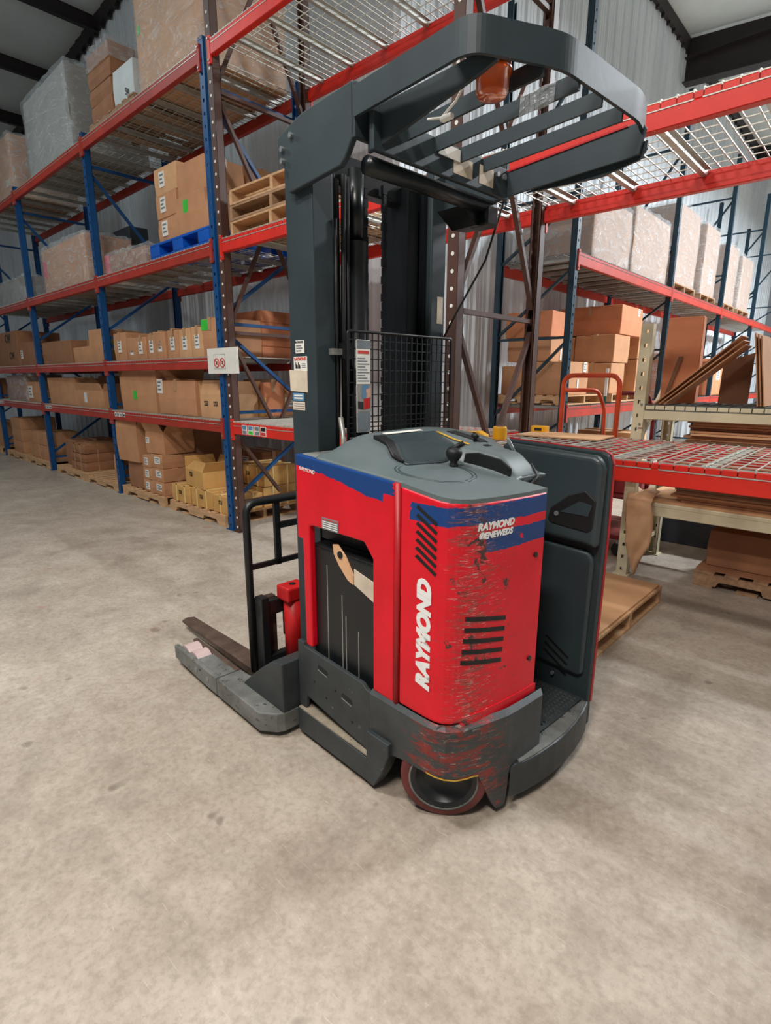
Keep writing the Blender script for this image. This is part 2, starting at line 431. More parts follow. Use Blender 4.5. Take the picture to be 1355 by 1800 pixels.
for i, (x, y, z, watts, col) in enumerate(LAMPS):
    r = empty('high_bay_lamp', (x, y, z))
    tag(r, 'white linear high-bay lamp hanging from the roof above the aisles', 'lamp', 'high-bay lamps under the roof')
    MB().box(-.62, .62, -.2, .2, .02, .09).build('housing', 'lamp_case', r, .01)
    top = roof_z(x)-z
    MB().cyl((-.5, 0, .09), (-.5, 0, top), .006, 6).cyl((.5, 0, .09), (.5, 0, top), .006, 6).build('hanger', 'bolt', r)
    ld = bpy.data.lights.new('lamp_light', 'AREA'); ld.shape = 'RECTANGLE'; ld.size = 1.2; ld.size_y = .38; ld.energy = watts; ld.color = col; ld.spread = math.radians(178)
    lo = bpy.data.objects.new('lamp_light', ld); C.objects.link(lo); lo.parent = r; lo.location = (0, 0, 0)
    lu = bpy.data.lights.new('added_uplight', 'AREA'); lu.shape = 'RECTANGLE'; lu.size = 1.2; lu.size_y = .38; lu.energy = 45; lu.color = col  # upward light added to brighten the roof
    uo = bpy.data.objects.new('added_uplight', lu); C.objects.link(uo); uo.parent = r; uo.location = (0, 0, .10); uo.rotation_euler = (PI, 0, 0)

# ------------------------------------------------------------------ pallet racking
RY0, RY1 = 2.93, 4.0                      # front and back faces of the row beside the truck
BEAM_H = .11
LEVEL = {1: .99, 2: 1.60, 3: 2.61, 4: 4.13}
DECK = {k: v+BEAM_H+.012 for k, v in LEVEL.items()}

_post = {}
def post_mesh(h, mat, w=.08, d=.075, two=True):
    key = (h, mat)
    if key in _post: return _post[key]
    m = MB(); pitch = .1; z = 0; hw, hh = .011, .013
    # open C section, web punched with holes
    m.box(-w/2, -w/2+.004, .004, d, 0, h); m.box(w/2-.004, w/2, .004, d, 0, h)
    m.box(-w/2, -w/2+.018, d-.004, d, 0, h); m.box(w/2-.018, w/2, d-.004, d, 0, h)
    xs = (-w/2, -hw, hw, w/2)
    while z < h-.001:
        z1 = min(z+pitch, h); zm = (z+z1)/2
        zs = (z, zm-hh, zm+hh, z1)
        for i in range(3):
            for j in range(3):
                if i == 1 and j == 1: continue
                b = [(xs[i], 0, zs[j]), (xs[i+1], 0, zs[j]), (xs[i+1], 0, zs[j+1]), (xs[i], 0, zs[j+1])]
                m.add(b, [(0, 1, 2, 3)])
                m.add([(x, .004, q) for x, _, q in b], [(3, 2, 1, 0)])
        z = z1
    m.box(-w/2-.02, w/2+.02, -.02, d+.02, 0, .008)
    _post[key] = m.mesh('post', mat); return _post[key]

def frame(name, label, x, y, along, depth, h, mat, braces, group=None, bmat=None):
    """upright frame: local x = along the row, local y = into the rack. along: 'X' or 'Y' rows."""
    r = empty(name, (x, y, 0), 0 if along == 'X' else PI/2)
    tag(r, label, 'rack upright', group)
    pm = post_mesh(h, mat)
    obj('post', pm, r); obj('post', pm, r, (0, depth, 0), (0, 0, PI))
    if mat == 'brown_steel':
        pg = MB(); z = .05
        while z < h-.02:
            pg.cyl((0, .002, z), (0, -.002, z), .0125, 8); z += .1
        stuff(pg.build('bright_hole_dots', 'white_paper', r))  # white discs stand in for the bright wall seen through the holes
    for kind, a, za, b, zb in braces:
        MB().bar((0, .06+a*(depth-.12), za), (0, .06+b*(depth-.12), zb), .03, .035, (1, 0, 0)).build('brace', bmat or mat, r)
    return r
H_ = lambda z: ('h', 0, z, 1, z)
D_ = lambda z0, z1: ('d', 0, z0, 1, z1)
BLUE_BR = [H_(.25), D_(.95, .28), H_(1.03), D_(1.98, 1.08), H_(2.06), D_(2.1, 2.55), H_(3.92), D_(3.88, 2.75)]
BLUE_BR = [H_(.22), D_(.30, .93), H_(1.18), D_(1.95, 1.25), H_(2.02), D_(2.10, 2.78), D_(3.90, 2.85), H_(3.98)]
ORD = ['nearest the truck', 'second from the truck', 'third from the truck', 'fourth from the truck', 'last in the row']
BX = [-4.87, -7.62, -10.40, -13.17, -15.94]
for i, x in enumerate(BX):
    frame('rack_upright', 'blue steel rack upright frame, ' + ('the one beside the brown post' if i == 0 else ORD[i]), x, RY0, 'X', RY1-RY0, 4.32, 'blue_steel', BLUE_BR, 'blue rack uprights')
BR_DIA = [('h', 0, .3, 1, .3), ('d', 0, 1.85, .5, 1.0), ('d', 1, 1.85, .5, 1.0), ('h', 0, 1.93, 1, 1.93), ('d', 0, 2.02, .5, 2.95), ('d', 1, 2.02, .5, 2.95), ('h', 0, 3.9, 1, 3.9), ('d', 0, 3.85, .5, 3.0), ('d', 1, 3.85, .5, 3.0), ('d', 0, 3.95, .5, 4.9), ('d', 1, 3.95, .5, 4.9), ('d', 0, .95, .5, .35)]
NX = [-4.745, -2.16, .43]
frame('rack_upright', 'tall brown rack upright frame standing against the blue upright', NX[0], RY0, 'X', RY1-RY0, 6.0, 'brown_steel', BR_DIA, 'brown rack uprights')
frame('rack_upright', 'tall brown rack upright frame with white-dotted holes just behind the lift truck', NX[1], RY0, 'X', RY1-RY0, 6.0, 'brown_steel', BR_DIA, 'brown rack uprights')
frame('rack_upright', 'tall brown rack upright frame at the right-hand end of the row', NX[2], RY0, 'X', RY1-RY0, 6.0, 'brown_steel', BR_DIA, 'brown rack uprights')

def beam(label, p0, p1, z, face, mat, group, h=BEAM_H):
    """p0/p1: (x, y) of the beam ends on the face line; face: outward unit normal"""
    r = empty('rack_beam', (p0[0], p0[1], z)); tag(r, label, 'rack beam', group)
    d = Vector((p1[0]-p0[0], p1[1]-p0[1], 0)); L = d.length; d.normalize(); r.rotation_euler = (0, 0, math.atan2(d.y, d.x))
    s = 1 if (d.x*face[1]-d.y*face[0]) > 0 else -1      # local +y towards the outside?
    m = MB()
    y0, y1 = sorted((s*.012, -s*.04))
    m.box(.0, L, y0, y1, 0, h-.03)
    y0, y1 = sorted((s*.012, -s*.018))
    m.box(.0, L, y0, y1, h-.03, h)
    m.build('rail', mat, r, .004, seg=1)
    for x in (-.035, L-.005):
        c = MB().box(x, x+.04, -s*.002 if s > 0 else -.016, .016 if s > 0 else s*-.002, -.06, h+.03)
        cc = c.build('connector', mat, r)
        for q in (-.035, h+.008):
            MB().cyl((x+.02, s*.014, q), (x+.02, s*.024, q), .008, 8).build('bolt', 'bolt', cc)
    return r

_deck = {}
def wire_deck(label, x0, x1, y0, y1, z, group, mat='wire_steel', rot=0, nsup=3):
    """wire decking dropped over two beams, on galvanised channels"""
    w, d = round(x1-x0, 3), round(y1-y0, 3); key = (w, d, mat)
    if key not in _deck:
        m = MB(); t = .003; n = max(2, round(w/.066)); k = max(2, round(d/.105))
        for i in range(n+1):
            x = w*i/n
            m.box(x-t, x+t, 0, d, .003, .008)
            m.box(x-t, x+t, -.006, -.001, -.035, .008); m.box(x-t, x+t, d+.001, d+.006, -.035, .008)
        for j in range(k+1):
            y = d*j/k; m.box(0, w, y-t, y+t, -.002, .003)
        m.box(0, w, -.009, -.004, -.037, -.032); m.box(0, w, d+.004, d+.009, -.037, -.032)
        s = MB().prism_yz([(-.03, -.002), (-.03, -.0045), (-.012, -.0045), (-.012, -.032), (.012, -.032), (.012, -.0045), (.03, -.0045), (.03, -.002)], 0, 1)
        sup = MB(); q = .045
        sup.prism_xz([(-.032, -.003), (-.032, -.006), (-.016, -.006), (-.016, -.04), (.016, -.04), (.016, -.006), (.032, -.006), (.032, -.003)], q, d-q)
        _deck[key] = (m.mesh('wire_grid', mat), sup.mesh('support', 'galvanised'))
    g, sm = _deck[key]
    r = empty('wire_deck', (x0, y0, z), rot); tag(r, label, 'wire deck', group)
    stuff(obj('wire_grid', g, r))
    for i in range(nsup): obj('support', sm, r, (w*(i+.5)/nsup, 0, 0))
    return r

LV = {1: 'lowest', 2: 'second', 3: 'third', 4: 'top'}
BAY = ['bay nearest the truck', 'second blue bay', 'third blue bay', 'fourth blue bay']
for i in range(4):
    xr, xl = BX[i]-.04, BX[i+1]+.04
    for l in (1, 2, 3, 4):
        z = LEVEL[l]; bm = 'beam_red_old' if (i > 0 or l == 2) else 'beam_red'
        bm = 'beam_red_old'
        nm = 'blue-post ' + BAY[i] if i == 0 else BAY[i]
        b = beam('red front beam of the %s shelf, %s' % (LV[l], nm), (xl, RY0), (xr, RY0), z, (0, -1), bm, 'red beams of the blue racks')
        if l == 1:
            for q in range(4):
                xx = (xr-xl)*(.045+.03*q) if i else .10+.085*q
                k = MB().box(xx, xx+.062, -.0145, -.0125, .045, .10); k.build('shelf_sticker', 'white_paper', b)
                MB().box(xx+.008, xx+.05, -.0155, -.0140, .055, .08).build('sticker_code', ['ink_blue', 'ink_grey', 'ink_blue', 'ink'][q], b)
        if i < 3:
            beam('red rear beam of the %s shelf, %s' % (LV[l], nm), (xl, RY1), (xr, RY1), z, (0, 1), bm, 'red beams of the blue racks')
            wm = (xr-xl-.06)/2
            for k in range(2):
                wire_deck('wire decking on the %s shelf, %s, %s half' % (LV[l], nm, ['left', 'right'][k]), xl+.015+k*(wm+.03), xl+.015+k*(wm+.03)+wm, RY0-.006, RY1+.006, z+BEAM_H+.004, 'wire decks of the blue racks')
for (x0, x1, nm, lv) in ((NX[0]+.04, NX[1]-.04, 'brown bay behind the mast', (1, 3, 4)), (NX[1]+.04, NX[2]-.04, 'brown bay right of the truck', (1, 3))):
    for l in lv:
        z = LEVEL[l]; what = {1: 'low', 3: 'upper', 4: 'topmost'}[l]
        b = beam('bright red front beam of the %s shelf, %s' % (what, nm), (x0, RY0), (x1, RY0), z, (0, -1), 'beam_red', 'bright red beams of the brown racks')
        if l == 1 and x0 < -4:
            for q in range(4):
                k = MB().box(.16+.10*q, .16+.10*q+.085, -.0145, -.0125, .01, .095).build('shelf_sticker', 'white_paper', b)
                MB().box(.17+.10*q, .17+.10*q+.065, -.0155, -.0140, .055, .09).build('sticker_code', ['ink_blue', 'ink_blue', 'ink_grey', 'ink'][q], b)
                MB().box(.17+.10*q, .17+.10*q+.065, -.0155, -.0140, .015, .045).build('sticker_code', ['ink_grey', 'ink_green', 'ink_grey', 'ink_red'][q], b)
        beam('bright red rear beam of the %s shelf, %s' % (what, nm), (x0, RY1), (x1, RY1), z, (0, 1), 'beam_red', 'bright red beams of the brown racks')
        wm = (x1-x0-.07)/2
        for k in range(2):
            wire_deck('wire decking of the %s shelf, %s, %s half' % (what, nm, ['left', 'right'][k]), x0+.015+k*(wm+.04), x0+.015+k*(wm+.04)+wm, RY0-.006, RY1+.006, z+BEAM_H+.004, 'wire decks of the brown racks')
# red tie bar lying between the two low decks right of the truck
o = MB().box(-.985, -.955, RY0+.02, RY1-.02, -.03, 0).build('tie_bar', 'red_part'); o.location = (0, 0, LEVEL[1]+BEAM_H-.002)
o.location.x = .105
tag(o, 'dark red cross bar between two wire decks beside the truck', 'cross bar')

# teal row running away along the right wall
TX = -3.0; TD = 1.05
TY = [6.45, 9.95, 13.2, 16.3, 19.5]
TEAL_BR = [H_(.3), D_(1.0, .35), D_(1.95, 1.05), H_(2.0), D_(2.75, 2.05), H_(3.55), D_(3.5, 2.9), D_(4.9, 3.6), H_(4.95)]
for i, y in enumerate(TY):
    r = frame('rack_upright', 'dark teal rack upright frame by the far wall, ' + ['closest to the camera', 'second along the row', 'third along the row', 'fourth along the row', 'farthest along the row'][i], TX, y, 'Y', TD, 5.7, 'teal_steel', [('h' if a[0] == 'h' else 'd', *a[1:]) for a in TEAL_BR], 'teal rack uprights')
TLEV = {1: 1.06, 2: 2.80}
for i in range(4):
    y0, y1 = TY[i]+.04, TY[i+1]-.04
    for l, z in TLEV.items():
        nm = ['first', 'second', 'third', 'fourth'][i]+' teal bay'
        b = beam('faded red aisle-side beam, %s shelf of the %s' % (['', 'lower', 'upper'][l], nm), (TX, y0), (TX, y1), z, (1, 0), 'beam_red_old', 'beams of the teal row', .13)
        beam('faded red wall-side beam, %s shelf of the %s' % (['', 'lower', 'upper'][l], nm), (TX-TD, y0), (TX-TD, y1), z, (-1, 0), 'beam_red_old', 'beams of the teal row', .13)
        wm = (y1-y0-.09)/3
        for k in range(3):
            # local x runs along +Y, local y runs along -X
            wire_deck('wire decking, %s shelf of the %s, %s third' % (['', 'lower', 'upper'][l], nm, ['near', 'middle', 'far'][k]), 0, wm, 0, TD+.012, z+.134, 'wire decks of the teal row', 'wire_dark', PI/2).location = (TX+.006, y0+.015+k*(wm+.03), z+.134)

# cream shelving back to back with the row
CY0, CY1 = 4.32, 5.12
CX = [-1.44, 1.0]
for i, x in enumerate(CX):
    frame('shelf_upright', 'cream slotted shelf upright ' + ('below the leaning cardboard, beside the truck' if i == 0 else 'at the right-hand end of the shelving'), x, CY0, 'X', CY1-CY0, 1.90, 'cream_steel', [H_(.2), D_(.25, .8), H_(1.0), D_(1.05, 1.6)], 'cream shelf uprights')
for z, nm in ((1.225, 'upper'), (.515, 'lower')):
    beam('cream front beam of the %s shelf holding cardboard' % nm, (CX[0]+.04, CY0), (CX[1]-.04, CY0), z, (0, -1), 'cream_steel', 'cream shelf beams', .10)
    beam('cream rear beam of the %s shelf holding cardboard' % nm, (CX[0]+.04, CY1), (CX[1]-.04, CY1), z, (0, 1), 'cream_steel', 'cream shelf beams', .10)
    if nm == 'upper': wire_deck('wire decking of the upper cream shelf', CX[0]+.05, CX[1]-.05, CY0-.006, CY1+.006, z+.104, None, 'wire_dark')
    else: tag(MB().box(CX[0]+.05, CX[1]-.05, CY0+.01, CY1-.01, z+.101, z+.116).build('shelf_board', 'kraft_light'), 'brown fibreboard laid on the lower cream shelf', 'shelf board')

# ------------------------------------------------------------------ goods
_pal = {}
def pallet(label, x, y, z, rz=0, L=1.2, W=1.0, mat='wood', group='wooden pallets', h=.13):
    """origin at the pallet's centre; boards run along local y"""
    key = (L, W, mat)
    if key not in _pal:
        _pal[key] = (MB().box(-.045, .045, -W/2, W/2, 0, .017).mesh('deck_board', mat), MB().box(-.066, .066, -W/2, W/2, 0, .017).mesh('deck_board', mat),
                     MB().prism_xz([(-L/2, 0), (-L/2+.15, 0), (-L/2+.17, .04), (-.17, .04), (-.15, 0), (.15, 0), (.17, .04), (L/2-.17, .04), (L/2-.15, 0), (L/2, 0), (L/2, .086), (-L/2, .086)], -.019, .019).mesh('stringer', mat))
    a, b, s = _pal[key]
    r = empty('wooden_pallet', (x, y, z), rz); tag(r, label, 'pallet', group)
    for v in (-W/2+.019, 0, W/2-.019): obj('stringer', s, r, (0, v, .017))
    n = 7
    for i in range(n):
        u = -L/2+.066+(L-.132)*i/(n-1)
        obj('deck_board', b if i in (0, n-1) else a, r, (u, random.uniform(-.006, .006), .103))
    for u in (-L/2+.066, -.25, .25, L/2-.066): obj('base_board', b, r, (u, 0, 0))
    return r

def carton(label, x0, x1, y0, y1, z0, z1, mat='kraft', rz=0, tape='x', stickers=(), straps=0, flaps=None, group=None, jit=.006, wrap=False, marks=None, cat='box', name='cardboard_box', strapmat='strap_yellow'):
    """stickers: (face 'f' front or 's' right side, u 0..1, v 0..1, width, height, material)"""
    cx, cy = (x0+x1)/2, (y0+y1)/2; a, b, h = (x1-x0)/2, (y1-y0)/2, z1-z0
    R_ = random.Random(hash(label) % 9973 if False else int(abs(x0*1000)+abs(z0*7000)+abs(y0*313)))
    j = lambda: R_.uniform(-jit, jit)
    m = MB(); top = [(-a+j(), -b+j(), h+j()), (a+j(), -b+j(), h+j()), (a+j(), b+j(), h+j()), (-a+j(), b+j(), h+j())]
    bot = [(-a, -b, 0), (a, -b, 0), (a, b, 0), (-a, b, 0)]
    # belly ring: cardboard sides bulge a little
    k = R_.uniform(.0, .010)
    mid = [((p[0]+q[0])/2+(k if p[0] > 0 else -k), (p[1]+q[1])/2+(k if p[1] > 0 else -k), h*.5) for p, q in zip(bot, top)]
    fs = [(3, 2, 1, 0)] + [(i, (i+1) % 4, (i+1) % 4+4, i+4) for i in range(4)] + [(i+4, (i+1) % 4+4, (i+1) % 4+8, i+8) for i in range(4)]
    if flaps is None: fs.append((8, 9, 10, 11))
    m.add(bot+mid+top, fs)
    o = m.build(name, mat, None, 0 if flaps else min(.006, h*.05), seg=1, solid=.005 if flaps else 0)
    o.location = (cx, cy, z0); o.rotation_euler = (0, 0, rz); tag(o, label, cat, group)
    if flaps:
        md = .002
        for i, ang in enumerate(flaps):
            if ang is None: continue
            p, q = Vector(top[i]), Vector(top[(i+1) % 4]); out = Vector(((0, -1, 0), (1, 0, 0), (0, 1, 0), (-1, 0, 0))[i])
            l = min(min(a, b)*.7, .15); d = (out*math.cos(ang)+Vector((0, 0, 1))*math.sin(ang))*l
            ins = (q-p)*.04
            f = MB().add([p, q, q+d-ins, p+d+ins], [(0, 1, 2, 3)]); f.build('flap', mat, o, solid=.004)
    elif tape:
        t = .025
        if tape == 'x':
            MB().box(-a-.002, a+.002, -t, t, h+jit*.3, h+jit+.003).build('tape', 'tape_clear', o)
            MB().box(a+k*.3, a+k+.0035, -t, t, h*.72, h+jit).build('tape', 'tape_clear', o)
        else:
            MB().box(-t, t, -b-.002, b+.002, h+jit*.3, h+jit+.003).build('tape', 'tape_clear', o)
            MB().box(-t, t, -b-k-.0035, -b, h*.70, h+jit).build('tape', 'tape_clear', o)
    e = k+.003
    for st in stickers:
        fc, u, v, w_, h_, mt = st
        if fc == 'f': s = MB().box(-a+2*a*u-w_/2, -a+2*a*u+w_/2, -b-e, -b+.0, h*v-h_/2, h*v+h_/2)
        else: s = MB().box(a, a+e, -b+2*b*u-w_/2, -b+2*b*u+w_/2, h*v-h_/2, h*v+h_/2)
        so = s.build('paper_label', mt, o)
        if mt == 'white_paper' and w_ > .06:
            for q in range(3):
                yy = h*v+h_*(.28-.25*q)
                if fc == 'f': MB().box(-a+2*a*u-w_*.35, -a+2*a*u+w_*(.35-.2*(q % 2)), -b-e-.0012, -b-e+.0005, yy-h_*.06, yy+h_*.06).build('print_line', 'ink_grey', so)
                else: MB().box(a+e-.0005, a+e+.0012, -b+2*b*u-w_*.35, -b+2*b*u+w_*(.35-.2*(q % 2)), yy-h_*.06, yy+h_*.06).build('print_line', 'ink_grey', so)
    for i in range(straps):
        u = -a+2*a*(i+.6)/(straps+.2)
        MB().box(u-.007, u+.007, -b-e, b+e, h, h+jit+.003).box(u-.007, u+.007, -b-e, -b, 0, h+jit+.003).build('strap', strapmat, o)
    if straps:
        for u in (-b*.45, b*.45):
            MB().box(a, a+e, u-.007, u+.007, 0, h+jit).build('strap', strapmat, o)
    for mk in (marks or ()):
        body, fc, u, v, size = mk
        if fc == 'f': text(body, size, 'ink', o, (-a+2*a*u, -b-e, h*v), (1, 0, 0), (0, 0, 1), extrude=.0005, bold=size*.02)
        else: text(body, size, 'ink', o, (a+e, -b+2*b*u, h*v), (0, 1, 0), (0, 0, 1), extrude=.0005, bold=size*.02)
    if wrap: film(o, a+.02, b+.02, h+.02)
    return o

def film(parent, a, b, h, rough=.022, z0=0.):
    """stretch film pulled round a load: a shell with folds, gathered at the top"""
    R_ = random.Random(int((a+b+h)*1e4)); m = MB(); n = 12; k = 9; ring = []
    P = []
    for s in range(4):
        for i in range(n):
            t = -1+2*i/n
            P.append([(t, -1), (1, t), (-t, 1), (-1, -t)][s])
    N = len(P)
    for r in range(k+1):
        z = z0+(h-z0)*r/k
        for i, (px, py) in enumerate(P):
            q = 1+.02*math.sin(i*1.7+r*.9)+R_.uniform(-.5, .5)*rough
            ed = .985 if abs(abs(px)-1) < .02 and abs(abs(py)-1) < .02 else 1
            zz = z+(R_.uniform(-.3, 1)*rough*1.2 if r == k else 0)
            m.v.append((px*a*ed+(q-1)*px*.35, py*b*ed+(q-1)*py*.35, zz))
    for r in range(k):
        m.f += [(r*N+i, r*N+(i+1) % N, (r+1)*N+(i+1) % N, (r+1)*N+i) for i in range(N)]
    top = len(m.v)
    for i, (px, py) in enumerate(P): m.v.append((px*a*.6, py*b*.6, h+.004+R_.uniform(0, rough)))
    m.f += [(k*N+i, k*N+(i+1) % N, top+(i+1) % N, top+i) for i in range(N)]
    m.f.append(tuple(range(top, top+N)))
    return m.build('stretch_film', 'stretch_film', parent, smooth=True)

W_ = 'white_paper'
# --- top shelf, left row
z4 = DECK[4]
carton('huge film-wrapped carton on the top shelf, cut off by the picture edge', -6.16, -5.02, 3.0, 3.95, z4+.01, z4+1.35, 'kraft_light', wrap=True, tape=None, stickers=[('f', .06, .42, .06, .07, 'ink_green')], cat='wrapped load')
pallet('wooden pallet on the top shelf under taped cartons and a white box', -6.92, 3.5, z4, 0, 1.2, 1.0, 'wood_old')
zp = z4+.121
carton('white printed carton on a top-shelf pallet beside brown cartons', -6.84, -6.36, 3.03, 3.6, zp, zp+.34, 'carton_white', tape=None, marks=[('Se', 'f', .7, .2, .09)])
for q in range(4):
    carton('crumpled brown film-covered carton, ' + ['bottom', 'second', 'third', 'top'][q]+' of the stack beside the white box', -7.46, -6.88, 3.03, 3.7, zp+q*.17, zp+q*.17+.168, 'kraft_dark', rz=0, wrap=(q == 3), jit=.012, tape=None, group='crumpled cartons on the top shelf')
carton('low brown carton behind the white box on the top shelf', -6.85, -6.35, 3.62, 3.95, zp, zp+.52, 'kraft', wrap=True)
carton('tall grey film-wrapped load on the top shelf, second blue bay', -9.75, -8.05, 3.0, 3.95, z4+.02, z4+.98, 'carton_grey', wrap=True, tape=None, cat='wrapped load', jit=.02)
carton('brown wrapped load at the far left of the top shelf', -11.9, -10.55, 3.0, 3.9, z4+.01, z4+.85, 'kraft', wrap=True, tape=None, cat='wrapped load', stickers=[('f', .8, .25, .2, .1, 'old_paper')])
# --- third shelf
z3 = DECK[3]
def plastic_pallet(label, x, y, z, rz=0):
    r = empty('plastic_pallet', (x, y, z), rz); tag(r, label, 'pallet')
    MB().box(-.6, .6, -.5, .5, .13, .155).build('deck', 'plastic_blue', r, .006)
    for i in (-1, 0, 1):
        for j in (-1, 0, 1):
            MB().box(i*.5-.1, i*.5+.1, j*.42-.08, j*.42+.08, .03, .13).build('foot_block', 'plastic_blue', r, .006)
    for j in (-1, 0, 1): MB().box(-.6, .6, j*.42-.08, j*.42+.08, 0, .03).build('runner', 'plastic_blue', r, .005)
    return r
plastic_pallet('bright blue plastic pallet on the third shelf under stacked cartons', -5.58, 3.46, z3)
zb = z3+.157
for q, (a, b, y0, h0, h1, col) in enumerate([(-6.02, -5.60, 3.0, 0, .22, 'kraft'), (-6.03, -5.61, 3.0, .222, .45, 'kraft'), (-6.06, -5.62, 3.02, .452, .70, 'kraft_light'), (-5.58, -5.04, 2.98, 0, .33, 'kraft'), (-5.56, -5.05, 3.0, .332, .62, 'kraft')]):
    carton(['bottom labelled carton of the left column on the blue pallet', 'middle labelled carton of the left column on the blue pallet', 'top labelled carton of the left column on the blue pallet', 'lower carton with green dot on the blue pallet', 'upper carton of the right column on the blue pallet'][q], a, b, y0, y0+.42, zb+h0, zb+h1, col,
           stickers=[('f', .35, .55, .11, .14, W_)] if q < 3 else ([('f', .35, .72, .09, .11, 'ink_green')] if q == 3 else []), group='cartons on the blue pallet')
for q in range(2):
    carton('carton at the back of the blue pallet, '+['lower', 'upper'][q], -5.9, -5.1, 3.48, 3.92, zb+q*.33, zb+q*.33+.328, 'kraft', group='cartons on the blue pallet')
carton('flat film-wrapped bundle with pink label on the third shelf', -7.40, -6.36, 2.99, 3.6, z3+.005, z3+.20, 'kraft_dark', wrap=True, tape=None, stickers=[('f', .03, .5, .13, .24, 'ink_pink')], cat='wrapped load')
carton('large wrapped carton with red label on the third shelf, second blue bay', -9.75, -8.05, 3.0, 3.6, z3+.02, z3+.60, 'kraft', wrap=True, tape='x', stickers=[('f', .05, .55, .16, .22, 'ink_pink')], cat='wrapped load')
carton('long dark case standing behind the red-labelled wrapped carton, third shelf', -10.1, -8.2, 3.66, 3.92, z3+.30, z3+1.12, 'dark_load', tape=None, cat='case', name='long_case').location.z = z3+.005
carton('clear-wrapped low load at the far left of the third shelf', -12.2, -10.6, 3.0, 3.9, z3+.01, z3+.38, 'carton_grey', wrap=True, tape=None, cat='wrapped load', jit=.03)
for q in range(3):
    pallet('empty wooden pallet, %s of the stack of three behind the mast' % ['bottom', 'middle', 'top'][q], -4.02+.01*q, 3.46, z3+q*.122, PI/2+0.01*(q-1), 1.0, 1.2, 'wood' if q != 1 else 'wood_old', 'stack of empty pallets')
# --- second shelf (eye level)
z2 = DECK[2]
row = [(-7.45, -7.12, .33), (-7.10, -6.86, .26), (-6.84, -6.58, .27), (-6.56, -6.36, .28), (-6.34, -6.08, .29), (-6.06, -5.82, .30), (-5.80, -5.54, .29), (-5.52, -5.30, .30), (-5.28, -5.00, .36)]
names = ['torn brown box at the left end of the eye-level row', 'brown box with two white tags, second in the eye-level row', 'brown box, third from left in the eye-level row', 'narrow brown box, fourth in the eye-level row', 'brown box in the middle of the eye-level row', 'plain brown box right of the middle of the eye-level row', 'brown box with white tag, third from the right of the eye-level row', 'brown box with white tag, next to the green-tagged one', 'box with green tag beside the blue post at eye level']
for (a, b, h), nm in zip(row, names):
    carton(nm, a, b, 2.99+random.uniform(0, .03), 3.5, z2, z2+h, random.choice(['kraft', 'kraft_light', 'kraft']), jit=.012, tape='y', stickers=[('f', .5, .52, .09, .14, W_)] if 'with green' not in nm else [('f', .2, .85, .14, .10, 'ink_green')], group='boxes in the eye-level row')
for q in range(4):
    carton('flat reddish carton in the neat stack seen through the end frame, %s layer' % ['bottom', 'second', 'third', 'top'][q], -5.75, -5.02, 3.52, 3.97, z2+q*.12, z2+q*.12+.118, 'kraft_red', jit=.003, tape=None, group='flat cartons behind the end frame')
carton('long brown box lying on the eye-level shelf, second blue bay', -10.28, -9.0, 3.0, 3.5, z2, z2+.34, 'kraft_dark')
carton('low brown carton in front on the eye-level shelf, second blue bay', -9.0+.03, -8.30, 3.02, 3.5, z2, z2+.22, 'kraft')
carton('tall brown carton beside the second blue post at eye level', -8.27, -7.82, 3.0, 3.5, z2, z2+.42, 'kraft', stickers=[('s', .3, .5, .05, .2, 'ink_green')])
carton('brown carton at eye level in the third blue bay', -11.5, -10.55, 3.0, 3.6, z2, z2+.38, 'kraft_dark', stickers=[('f', .1, .5, .1, .14, W_)])
carton('big printed carton at eye level at the far left', -12.95, -11.60, 3.0, 3.7, z2, z2+.60, 'kraft_dark', marks=[('CW', 'f', .6, .8, .2), ('CW', 'f', .7, .3, .17)])
# --- lowest shelf
z1 = DECK[1]
carton('big slit brown carton with green sticker on the lowest shelf', -7.36, -6.42, 2.99, 3.6, z1, z1+.40, 'kraft', jit=.02, flaps=(1.9, 1.2, 1.3, 1.0), stickers=[('f', .08, .82, .12, .13, W_), ('f', .42, .5, .10, .10, 'ink_green')])
carton('big closed brown carton with white label on the lowest shelf', -6.36, -5.52, 3.0, 3.6, z1, z1+.38, 'kraft', jit=.01, tape='y', stickers=[('f', .06, .82, .12, .16, W_)])
carton('small open printed box next to the blue post, lowest shelf', -5.46, -5.05, 3.02, 3.45, z1, z1+.24, 'kraft_light', flaps=(1.8, 1.1, 1.2, 1.2), marks=[('SSI', 'f', .3, .6, .07), ('SSI', 'f', .75, .6, .07)])
carton('rounded reddish carton seen behind the end frame, lowest shelf', -5.5, -4.98, 3.5, 3.72, z1, z1+.36, 'kraft_red', jit=.03)
carton('small yellowish carton in front of the reddish one, lowest shelf', -5.55, -4.95, 3.47, 3.49, z1, z1+.2, 'kraft_yellow', tape=None)
carton('brown carton with white label at the back corner, lowest shelf', -5.55, -5.0, 3.74, 3.97, z1, z1+.30, 'kraft', stickers=[('s', .4, .5, .12, .1, W_)])
carton('brown carton with pale stripe on the lowest shelf, second blue bay', -10.2, -9.05, 3.0, 3.5, z1, z1+.40, 'kraft', jit=.02)
carton('dark brown carton on the lowest shelf behind the second post', -9.0, -8.45, 3.3, 3.9, z1, z1+.42, 'kraft_dark', jit=.02)
carton('low open carton with papers, lowest shelf by the second post', -8.98, -7.95, 2.99, 3.28, z1, z1+.22, 'kraft', flaps=(1.3, 1.2, 1.5, 1.4), jit=.02, stickers=[('f', .35, .6, .1, .14, 'carton_white')])
carton('crumpled wrapped carton on the lowest shelf, third blue bay', -12.6, -11.4, 3.0, 3.6, z1, z1+.46, 'kraft_dark', wrap=True, jit=.03)
carton('brown carton with white label on the lowest shelf, third blue bay', -11.35, -10.6, 3.0, 3.6, z1, z1+.34, 'kraft', stickers=[('f', .2, .5, .2, .2, W_)])
